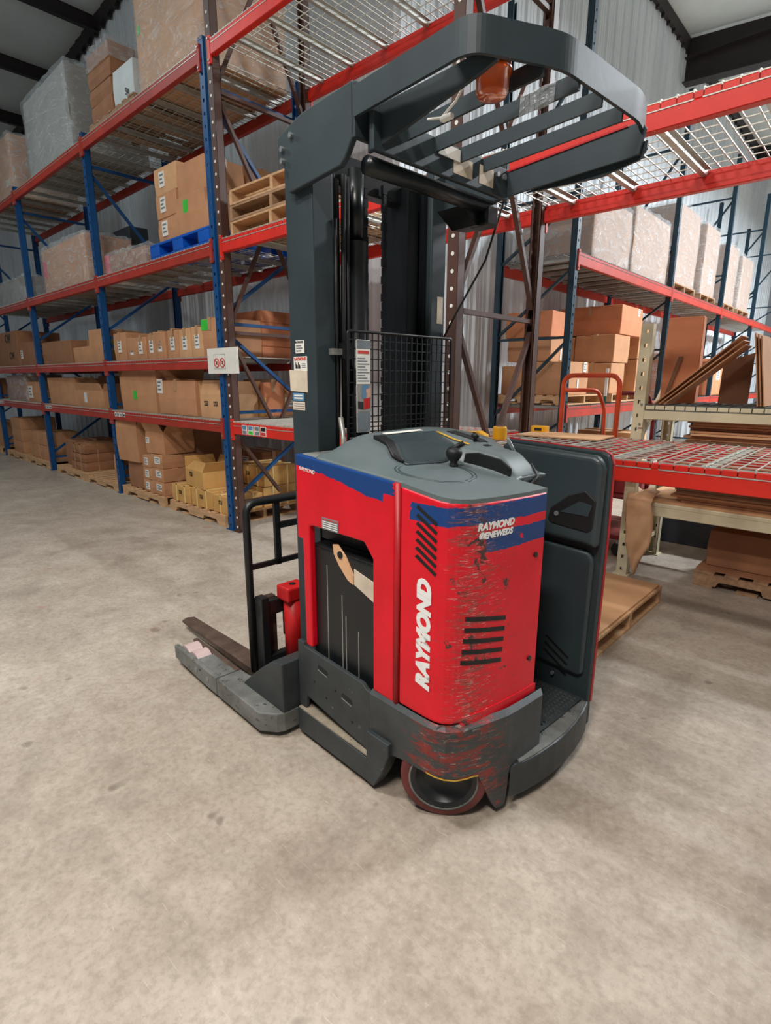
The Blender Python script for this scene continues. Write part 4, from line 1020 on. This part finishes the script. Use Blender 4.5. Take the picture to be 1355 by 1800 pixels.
for i in range(3):
    z = .415-.032*i; x = .66-.004*i
    MB().prism_xz([(x, z), (x+.008, z+.006), (x+.118, z-.062), (x+.112, z-.07)], .826, .8285).build('slit', 'black_rubber', lw)
for i in range(3):
    z = .43-.032*i; x = .53
    MB().prism_xz([(x, z), (x+.008, z+.006), (x+.088, z-.042), (x+.082, z-.05)], .826, .8285).build('slit', 'black_rubber', lw)
MB().cyl((.70, .845, .245), (.70, .835, .245), .008, 8).build('screw', 'bolt', rp)
MB().box(.44, .462, .43, .865, .178, 1.19).build('compartment_wall', 'truck_black', T)
# console
def sm(a, b, x):
    x = max(0, min(1, (x-a)/(b-a))); return x*x*(3-2*x)
def console_z(u, v):
    du, dv = (u-.255)/.255, (v-.465)/.37
    r = (abs(du)**3.2+abs(dv)**3.2)**(1/3.2)
    t = max(0, min(1, (1.12-r)/.40)); t = t*t*(3-2*t)
    dome = t*(.062+.012*dv-.008*du)
    arm = .062*sm(.415, .445, v)*(1-sm(.57, .61, v))*(1-sm(.62, .74, u))*sm(.1, .3, u)
    ring = sm(.145, .235, math.hypot((u-.525)*.95, v-.245))
    ring = max(ring, sm(.425, .45, v))
    return hood_top(u)+.006-.06*max(0, u-.55)+max(dome*ring, arm)
m = MB(); NU, NV = 62, 62; idx = {}
u0, u1, v0, v1 = .07, .842, .012, .86
def inside(u, v):
    if u > .50 and v > .615: return False
    if u > .735 and v > .425: return False
    if u < .12 and v < .14 and (.12-u)+(.14-v) > .13: return False
    if u > .57:
        for q in range(40):
            a, b = hood_at(HS[-1]*q/40), hood_at(HS[-1]*(q+1)/40)
            if a[1] <= v <= b[1] and u > a[0]+(b[0]-a[0])*(v-a[1])/max(1e-6, b[1]-a[1])-.012: return False
        if v < .012: return False
        if u > .70 and v < .05+max(0, u-.70)*.8: return False
    return True
for i in range(NU+1):
    for j in range(NV+1):
        u, v = u0+(u1-u0)*i/NU, v0+(v1-v0)*j/NV
        if inside(u, v): idx[i, j] = len(m.v); m.v.append((u, v, console_z(u, v)))
for i in range(NU):
    for j in range(NV):
        k = [(i, j), (i+1, j), (i+1, j+1), (i, j+1)]
        if all(q in idx for q in k): m.f.append(tuple(idx[q] for q in k))
cs_ = m.build('console', 'grey_plastic', T, smooth=True, solid=.016)
MB().prism([hood_at(HS[-1]*i/60, -.005) for i in range(0, 61)]+[(.72, .425), (.58, .425)], lambda x, y: hood_top(x)-.01-.06*max(0, x-.55), lambda x, y: hood_top(x)+.0068-.06*max(0, x-.55)).build('rear_deck', 'grey_plastic', cs_)
tp = MB().prism([(0, .031), (.555, .031), (.50, .86), (0, .86)], 1.15, lambda x, y: hood_top(x)-.001).build('front_deck', 'steel_worn', T, .004)
MB().box(.485, .50, .44, .86, .90, 1.19).build('dash_face', 'dark_plastic', cs_, .006)
MB().box(.50, .73, .445, .60, 1.10, 1.175).build('arm_rest_body', 'dark_plastic', cs_, .02)
MB().prism_xz([(.49, 1.195), (.70, 1.165), (.705, 1.20), (.66, 1.228), (.56, 1.243), (.50, 1.235)], .420, .428).build('arm_recess', 'black_rubber', cs_, .003)
def patch(name, mat, pts, off, parent, n=10, thick=.006):
    """quad patch (u, v corners) lying on the console surface"""
    m = MB(); a, b, c, d = [Vector((*p, 0)) for p in pts]
    for i in range(n+1):
        for j in range(n+1):
            s, t = i/n, j/n; p = (a*(1-s)+b*s)*(1-t)+(d*(1-s)+c*s)*t
            m.v.append((p.x, p.y, console_z(p.x, p.y)+off))
    m.f += [(i*(n+1)+j, (i+1)*(n+1)+j, (i+1)*(n+1)+j+1, i*(n+1)+j+1) for i in range(n) for j in range(n)]
    return m.build(name, mat, parent, smooth=True, solid=thick)
lid = patch('lid', 'dark_plastic', [(.138, .324), (.40, .21), (.455, .425), (.19, .60)], .005, cs_)
patch('paper_strip', 'white_paper', [(.128, .345), (.155, .34), (.172, .545), (.145, .555)], .009, lid, 8, .002)
patch('yellow_strip', 'yellow_strip', [(.206, .590), (.463, .478), (.468, .490), (.211, .602)], .006, cs_, 10, .003)
patch('display_panel', 'black_rubber', [(.215, .65), (.43, .60), (.44, .645), (.225, .70)], .003, cs_, 10, .003)
patch('switch', 'black_rubber', [(.495, .535), (.518, .535), (.518, .562), (.495, .562)], .004, cs_, 4, .004)
def on(u, v, h=0): return Vector((u, v, console_z(u, v)+h))
patch('hand_grip', 'black_rubber', [(.165, .262), (.345, .195), (.375, .222), (.185, .300)], .014, cs_, 8, .016)
MB().tube([on(.425, .415, .010), on(.465, .455, .012)], .010, 8).build('toggle', 'black_rubber', cs_, smooth=True)
MB().lathe([(.008, 0), (.008, .014), (.015, .018), (.017, .028), (.010, .034)], on(.417, .588), (0, 0, 1), 14).build('control_knob', 'black_rubber', cs_, smooth=True)
kn = MB().lathe([(.016, 0), (.017, .012), (.012, .02), (.022, .032), (.029, .045), (.031, .056), (.026, .068), (.012, .072)], (.50, .355, console_z(.50, .355)-.004), (0, 0, 1), 20).build('steer_knob', 'black_rubber', cs_, smooth=True)
for rr in (.125, .138):
    m = MB(); pts = []
    for i in range(40):
        a = 2*PI*i/40; u, v = .525+rr*1.05*math.cos(a), .225+rr*math.sin(a); pts.append(on(u, v, -.0005))
    pts.append(pts[0]); m.tube(pts, .003, 5).build('tiller_ring', 'dark_plastic', cs_, smooth=True)
lv = MB().tube([(.60, .62, 1.17), (.605, .60, 1.22), (.60, .545, 1.29)], .006, 8).build('lever', 'bolt', cs_, smooth=True)
MB().tube([(.56, .62, 1.18), (.61, .61, 1.205), (.65, .58, 1.20)], .016, 8).build('control_handle', 'black_rubber', cs_, smooth=True)
MB().tube([(.62, .60, 1.20), (.68, .585, 1.195), (.73, .55, 1.16), (.745, .48, 1.13)], .008, 6).build('cable_guard', 'black_rubber', cs_, smooth=True)

# ---- mast
MS = [(.135, .235, 1), (.80, .90, -1)]
mast = empty('mast'); mast.parent = T
for v0_, v1_, s in MS:
    o = MB().prism([(-.205, v0_), (-.03, v0_), (-.03, v1_), (-.075, v1_), (-.075, v0_+.03 if s > 0 else v1_), (-.16, v0_+.03 if s > 0 else v1_), (-.16, v1_), (-.205, v1_)] if s > 0 else
                   [(-.205, v0_), (-.16, v0_), (-.16, v1_-.03), (-.075, v1_-.03), (-.075, v0_), (-.03, v0_), (-.03, v1_), (-.205, v1_)], .06, 2.40)
    o.build('outer_rail', 'truck_dark', mast, .006)
    a, b = (v0_+.035, v0_+.125) if s > 0 else (v1_-.125, v1_-.035)
    MB().prism([(-.185, a), (-.06, a), (-.06, b), (-.085, b), (-.085, a+.02 if s > 0 else b-.02), (-.16, a+.02 if s > 0 else b-.02), (-.16, b), (-.185, b)] if s > 0 else [(-.185, a), (-.16, a), (-.16, b-.02), (-.085, b-.02), (-.085, a), (-.06, a), (-.06, b), (-.185, b)], .10, 2.36).build('middle_rail', 'mast_black', mast)
    a, b = (v0_+.125, v0_+.155) if s > 0 else (v1_-.20, v1_-.13)
    MB().box(-.25, -.085, a, b, .12, 2.33).build('inner_rail', 'mast_black', mast, .004)
MB().cyl((-.09, .40, .12), (-.09, .40, 2.05), .05, 20).cyl((-.09, .40, 2.05), (-.09, .40, 2.32), .032, 16).build('lift_cylinder', 'mast_black', mast, smooth=True)
for k, (u, v, r_) in enumerate([(-.06, .30, .010), (-.07, .325, .010), (-.09, .345, .008), (-.12, .31, .012)]):
    MB().tube([(u, v, 1.3), (u, v+.012*(k % 2), 1.7), (u-.01, v+.02, 2.28)], r_, 8).build('hose', 'black_rubber', mast, smooth=True)
for v in (.47, .58):
    m = MB()
    for i in range(58):
        z = .22+.036*i
        m.box(-.12, -.105, v-.012 if i % 2 else v-.008, v+.012 if i % 2 else v+.008, z, z+.034)
    m.build('lift_chain', 'mast_black', mast)
MB().box(-.20, -.05, .235, .80, .12, .30).build('cross_member', 'truck_dark', mast, .006)
MB().box(-.20, -.13, .235, .80, 2.26, 2.38).build('cross_member', 'mast_black', mast, .006)
cb_ = [(-.026, .236, 1.20), (-.022, .238, 1.5), (-.026, .236, 1.8), (-.022, .238, 2.1)]
MB().tube(cb_, .006, 6).build('cable', 'black_rubber', mast, smooth=True)
MB().box(-.03, .0, .20, .262, 1.598, 1.622).build('bracket', 'steel_worn', mast)
MB().box(-.03, .01, .245, .285, 1.585, 1.645).build('bracket', 'truck_black', mast)
# stickers on the mast side
def sticker(name, mat, u0_, u1_, z0, z1, off=.0012): return MB().box(u0_, u1_, .135-off, .135, z0, z1).build(name, mat, mast)
s1 = sticker('paper_label', 'white_paper', -.165, -.105, 1.605, 1.655)
text('RAYMOND', .011, 'ink', s1, (-.137, .1333, 1.648), (1, 0, 0), (0, 0, 1), bold=.0003)
for i in range(3): MB().box(-.160, -.125+.008*(i % 2), .1330, .1338, 1.612+.010*i, 1.617+.010*i).build('print_line', 'ink_grey', s1)
s2 = sticker('paper_label', 'white_paper', -.180, -.088, 1.535, 1.592)
text('RAYMOND', .0165, 'ink_red', s2, (-.134, .1333, 1.582), (1, 0, 0), (0, 0, 1), bold=.0006)
for x in (-.160, -.142): MB().prism_xz([(x-.008, 1.545), (x+.008, 1.545), (x+.006, 1.558), (x-.002, 1.562), (x-.004, 1.57), (x-.008, 1.57)], .1330, .1338).build('print_figure', 'ink', s2)
for i in range(3): MB().box(-.125, -.098, .1330, .1338, 1.548+.007*i, 1.551+.007*i).build('print_line', 'ink_grey', s2)
s3 = MB().prism_xz([(-.208, 1.455), (-.088, 1.450), (-.088, 1.535), (-.212, 1.54)], .1325, .1345).build('torn_card', 'old_paper', mast)
s4 = sticker('paper_label', 'ink_blue', -.195, -.115, 1.415, 1.447)
for i in range(2): MB().box(-.185, -.125, .1330, .1338, 1.423+.011*i, 1.429+.011*i).build('print_line', 'white_paper', s4)
s5 = sticker('paper_label', 'old_paper', -.196, -.112, 1.378, 1.412)
for i in range(3): MB().box(-.19, -.118, .1330, .1338, 1.384+.009*i, 1.387+.009*i).build('print_line', 'ink_grey', s5)
MB().box(-.0295, -.0285, .845, .885, 1.76, 1.88).build('paper_label', 'old_paper', mast)
# wire screen between mast and operator
ws = empty('wire_screen'); ws.parent = T
sc = MB(); a, b, z0, z1 = .262, .905, 1.262, 1.692; t = .0022; uu = .012
for i in range(20):
    v = a+(b-a)*i/19; sc.box(uu-t, uu+t, v-t, v+t, z0, z1)
for z in (1.262, 1.285, 1.305, 1.325, 1.35, 1.39, 1.44, 1.49, 1.54, 1.585, 1.625, 1.66): sc.box(uu-t-.002, uu+t-.002, a, b, z-t, z+t)
stuff(sc.build('wires', 'truck_black', ws))
MB().tube(fillet([(uu, a, z0), (uu, a, z1), (uu, b, z1), (uu, b, z0), (uu, a, z0)], .015, 4), .006, 8).build('rim', 'truck_black', ws, smooth=True)
wl = MB().box(uu+.004, uu+.008, .302, .378, 1.285, 1.66).build('warning_label', 'white_paper', ws, .002)
MB().box(uu+.0075, uu+.0092, .303, .377, 1.625, 1.658).build('print_block', 'ink_grey', wl)
MB().box(uu+.0075, uu+.0090, .310, .370, 1.605, 1.617).build('print_line', 'ink_red', wl)
for i in range(9): MB().box(uu+.0075, uu+.0090, .308, .372-.012*(i % 3), 1.495+.0112*i, 1.499+.0112*i).build('print_line', 'ink_grey', wl)
pc = MB().box(uu+.008, uu+.0105, .305, .381, 1.372, 1.485).build('picture', 'carton_grey', wl)
MB().prism_yz([(.330, 1.48), (.362, 1.482), (.366, 1.45), (.345, 1.42), (.328, 1.43)], uu+.0104, uu+.0114).build('print_block', 'ink_blue', pc)
MB().prism_yz([(.350, 1.462), (.378, 1.47), (.376, 1.43), (.352, 1.425)], uu+.0108, uu+.0118).build('print_block', 'skin_print', pc)
MB().prism_yz([(.338, 1.425), (.372, 1.43), (.372, 1.385), (.338, 1.38)], uu+.0106, uu+.0116).build('print_block', 'red_part', pc)
MB().prism_yz([(.306, 1.415), (.335, 1.41), (.335, 1.38), (.306, 1.385)], uu+.0104, uu+.0114).build('print_block', 'ink', pc)
MB().box(uu+.0075, uu+.0092, .304, .374, 1.289, 1.368).build('print_block', 'ink_grey', wl)
for v in (.375, .70): MB().box(.0, .05, v-.015, v+.015, 1.245, 1.275).build('clip', 'bolt', ws)
MB().tube([(-.02, .245, 1.35), (-.01, .25, 1.28), (.03, .22, 1.23)], .012, 8).build('conduit', 'galvanised', ws, smooth=True)

# ---- overhead guard
og = empty('overhead_guard'); og.parent = T
MB().prism_xz([(-.205, 2.33), (-.205, 2.385), (-.11, 2.412), (-.04, 2.425), (.235, 2.435), (.24, 2.285), (.19, 2.222), (.165, 2.205), (-.14, 2.185), (-.14, 2.25)], .110, .134).build('left_bracket', 'truck_dark', og, .004)
for u, z in ((-.17, 2.34), (-.17, 2.30), (-.11, 2.37)): MB().cyl((u, .110, z), (u, .100, z), .010, 8).build('bolt', 'bolt', og)
MB().prism_xz([(-.205, 2.30), (-.205, 2.40), (.30, 2.40), (.30, 2.235), (-.1, 2.2)], .878, .90).build('right_bracket', 'truck_dark', og, .004)
MB().box(.225, .245, .110, .20, 2.27, 2.43).box(.245, .30, .165, .177, 2.235, 2.40).build('corner_plate', 'truck_dark', og, .003)
MB().box(.29, .312, .13, .885, 2.222, 2.335).build('cross_plate', 'truck_dark', og, .004)
MB().box(.315, .318, .44, .56, 2.285, 2.325).build('paper_label', 'white_paper', og)
MB().box(.3115, .3135, .53, .64, 2.245, 2.305).build('paper_label', 'old_paper', og)
MB().box(.3115, .3135, .685, .775, 2.245, 2.310).build('paper_label', 'old_paper', og)
MB().tube([(.255, .15, 2.195), (.255, .85, 2.195)], .03, 14).build('tie_tube', 'mast_black', og, smooth=True)
MB().prism_yz([(.66, 2.175), (.86, 2.19), (.86, 2.13), (.76, 2.12)], .12, .25).build('tie_wedge', 'mast_black', og)
MB().box(.19, .285, .78, .86, 2.12, 2.20).build('tube_bracket', 'mast_black', og, .01)
# perimeter band
band_pts = fillet([(.245, .105, 0), (.735, .080, 0), (.858, .34, 0), (.873, .80, 0), (.845, .90, 0)], .055, 8)
m = MB(); BZ0, BZ1 = 2.325, 2.412
for p in band_pts: m.v += [(p.x, p.y, BZ0), (p.x, p.y, BZ1)]
m.f += [(2*i, 2*i+2, 2*i+3, 2*i+1) for i in range(len(band_pts)-1)]
m.build('perimeter_band', 'truck_dark', og, solid=.012, smooth=False)
MB().prism_xz([(.30, 2.24), (.30, 2.36), (.755, 2.365), (.755, 2.325), (.70, 2.312)], .165, .177).build('left_plate', 'truck_dark', og, .002)
MB().prism_xz([(.312, 2.235), (.312, 2.325), (.845, 2.355), (.862, 2.33), (.845, 2.255), (.80, 2.25)], .872, .884).build('right_plate', 'truck_dark', og, .002)
MB().prism_xz([(.312, 2.325), (.80, 2.35), (.80, 2.356), (.312, 2.331)], .868, .873).build('red_edge', 'hood_trim_red', og)
MB().prism_xz([(.38, 2.238), (.862, 2.30), (.862, 2.275), (.84, 2.245), (.70, 2.222)], .893, .903).build('right_skirt', 'truck_dark', og)
for v in (.29, .43, .57, .71):
    ue_ = min(.853, .735+(v-.08)*.473-.012)
    MB().prism_xz([(.312, 2.288), (ue_, 2.305), (ue_, 2.352), (.312, 2.335)], v-.005, v+.005).build('slat', 'truck_dark', og)
MB().prism([(.60, .10), (.73, .10), (.83, .30), (.80, .36), (.60, .30)], 2.404, 2.411).build('lamp_plate', 'truck_dark', og)
bc = MB().lathe([(.056, 0), (.056, -.02), (.052, -.022)], (.70, .225, 2.404), (0, 0, 1), 24).build('beacon_base', 'truck_black', og, smooth=False)
MB().lathe([(.054, 0), (.055, -.012), (.050, -.014), (.050, -.04), (.053, -.043), (.053, -.055), (.046, -.058), (.045, -.10), (.038, -.112), (.018, -.115), (.001, -.116)], (.70, .225, 2.384), (0, 0, 1), 28).build('beacon_lens', 'amber_lens', bc, smooth=True)
MB().lathe([(.02, 0), (.02, -.06), (.012, -.07)], (.70, .225, 2.38), (0, 0, 1), 12).build('beacon_bulb', 'bolt', bc)
MB().tube([(.65, .23, 2.395), (.56, .235, 2.31), (.50, .24, 2.285), (.44, .245, 2.30)], .004, 6).build('lamp_wire', 'white_paper', og, smooth=True)
MB().box(.50, .545, .232, .25, 2.272, 2.288).build('wire_plug', 'white_paper', og, .004)
tpb = MB()
R_ = random.Random(3)
for i in range(7):
    a0 = .66+.017*i; tpb.add([(a0, .423+R_.uniform(-.004, .003), 2.293), (a0+.017, .423+R_.uniform(-.004, .003), 2.293), (a0+.017, .423+R_.uniform(-.004, .003), 2.352), (a0, .423+R_.uniform(-.004, .003), 2.352)], [(0, 1, 2, 3)])
tpb.build('clear_tape', 'stretch_film', og)
for u, v in ((.3135, .72), (.3135, .80), (.3135, .845)): MB().cyl((u-.002, v, 2.30), (u+.008, v, 2.30), .011, 6).build('bolt', 'bolt', og)
MB().tube([(.29, .892, 2.24), (.17, .935, 2.02), (.03, .925, 1.82), (-.035, .905, 1.70)], .005, 6).build('guard_wire', 'black_rubber', og, smooth=True)

# ---- reach carriage, forks and base legs
for s, c0 in ((1, 0.), (-1, 1.034)):
    fv = lambda v: c0+s*v
    y = sorted((fv(-.165), fv(-.035)))
    lgb = MB().prism([(-.48, y[0]), (-.10, y[0]), (-.035, fv(-.165)+s*.05), (-.02, fv(-.085)), (-.02, fv(.0)), (-.48, y[1] if s > 0 else y[0])] if s > 0 else [(-.48, y[0]), (-.02, y[0]), (-.02, fv(-.085)), (-.035, y[1]-.05), (-.10, y[1]), (-.48, y[1])], .028, .118).build('base_leg', 'steel_worn', T, .006)
    MB().prism_xz([(-.95, .045), (-.62, .028), (-.485, .028), (-.485, .118), (-.95, .118)], fv(-.165) if s > 0 else fv(-.14), fv(-.14) if s > 0 else fv(-.165)).build('leg_side', 'steel_worn', lgb, .004)
    MB().prism_xz([(-.95, .045), (-.62, .028), (-.485, .028), (-.485, .118), (-.95, .118)], fv(-.06) if s > 0 else fv(-.035), fv(-.035) if s > 0 else fv(-.06)).build('leg_side', 'rust_fork', lgb, .004)
    MB().box(-.72, -.485, fv(-.14) if s > 0 else fv(-.06), fv(-.06) if s > 0 else fv(-.14), .06, .116).build('leg_cover', 'steel_worn', lgb)
    for u in (-.875, -.775):
        MB().cyl((u, fv(-.138), .068), (u, fv(-.062), .068), .062, 20).build('load_roller', 'roller_pink', lgb, smooth=False)
    for u in (-.70, -.575): MB().cyl((u, fv(-.167), .075), (u, fv(-.164), .075), .013, 12).build('axle_end', 'bolt', lgb)
    MB().prism_xz([(-.36, .118), (-.20, .118), (-.02, .118), (-.02, .345), (-.10, .33), (-.20, .255)], fv(-.09) if s > 0 else fv(.05), fv(.05) if s > 0 else fv(-.09)).build('leg_gusset', 'chassis', lgb, .006)
    fk = MB().prism([(-1.35, fv(.05)), (-1.37, fv(.09)), (-1.35, fv(.13)), (-.44, fv(.145)), (-.44, fv(.035))] if s < 0 else [(-.44, fv(.035)), (-.44, fv(.145)), (-1.35, fv(.13)), (-1.37, fv(.09)), (-1.35, fv(.05))], lambda x, y: .045 if x < -1 else .04, lambda x, y: .06 if x < -1 else .085).build('fork', 'rust_fork', T, .004)
    MB().box(-.45, -.41, fv(.04) if s > 0 else fv(.14), fv(.14) if s > 0 else fv(.04), .04, .48).build('fork_shank', 'rust_fork', fk, .004)
cg = empty('fork_carriage'); cg.parent = T
MB().box(-.41, -.37, .03, 1.0, .40, .475).build('carriage_bar', 'truck_black', cg, .005)
MB().box(-.41, -.37, .03, 1.0, .12, .19).build('carriage_bar', 'truck_black', cg, .005)
MB().box(-.42, -.36, .03, .07, .10, .50).build('carriage_side', 'truck_black', cg, .004)
MB().box(-.42, -.36, .964, 1.004, .10, .50).build('carriage_side', 'truck_black', cg, .004)
MB().box(-.36, -.34, .14, .22, .29, .41).build('carriage_block', 'truck_black', cg, .004)
bk = MB().tube(fillet([(-.445, .022, .10), (-.445, .022, .945), (-.445, 1.01, .945), (-.445, 1.01, .10)], .06, 6), .019, 8).build('backrest_frame', 'truck_black', cg, smooth=True)
for v in (.185, .40, .63, .85): MB().bar((-.445, v, .62), (-.445, v, .94), .03, .018, (1, 0, 0)).build('backrest_bar', 'truck_black', bk)
MB().bar((-.445, .185, .815), (-.445, .85, .815), .018, .03).build('backrest_bar', 'truck_black', bk)
MB().bar((-.445, .03, .635), (-.445, 1.0, .635), .018, .024).build('backrest_bar', 'truck_black', bk)
rc = MB().cyl((-.30, .165, .16), (-.30, .165, .50), .045, 18).build('tilt_cylinder', 'red_part', cg, smooth=True)
MB().box(-.35, -.25, .105, .225, .49, .56).build('cylinder_cap', 'red_part', rc, .010)
MB().cyl((-.30, .165, .559), (-.30, .165, .563), .016, 12).build('cap_port', 'black_rubber', rc)
for z0_, z1_ in ((.16, .45), (.45, .16)):
    MB().bar((-.36, .26, z0_), (-.19, .26, z1_), .05, .03, (0, 1, 0)).build('reach_arm', 'truck_black', cg)
    MB().bar((-.36, .77, z0_), (-.19, .77, z1_), .05, .03, (0, 1, 0)).build('reach_arm', 'truck_black', cg)
MB().tube([(-.25, .235, .30), (-.24, .20, .50), (-.235, .19, .66), (-.23, .21, .70), (-.22, .23, .66)], .012, 8).build('carriage_hose', 'black_rubber', cg, smooth=True)
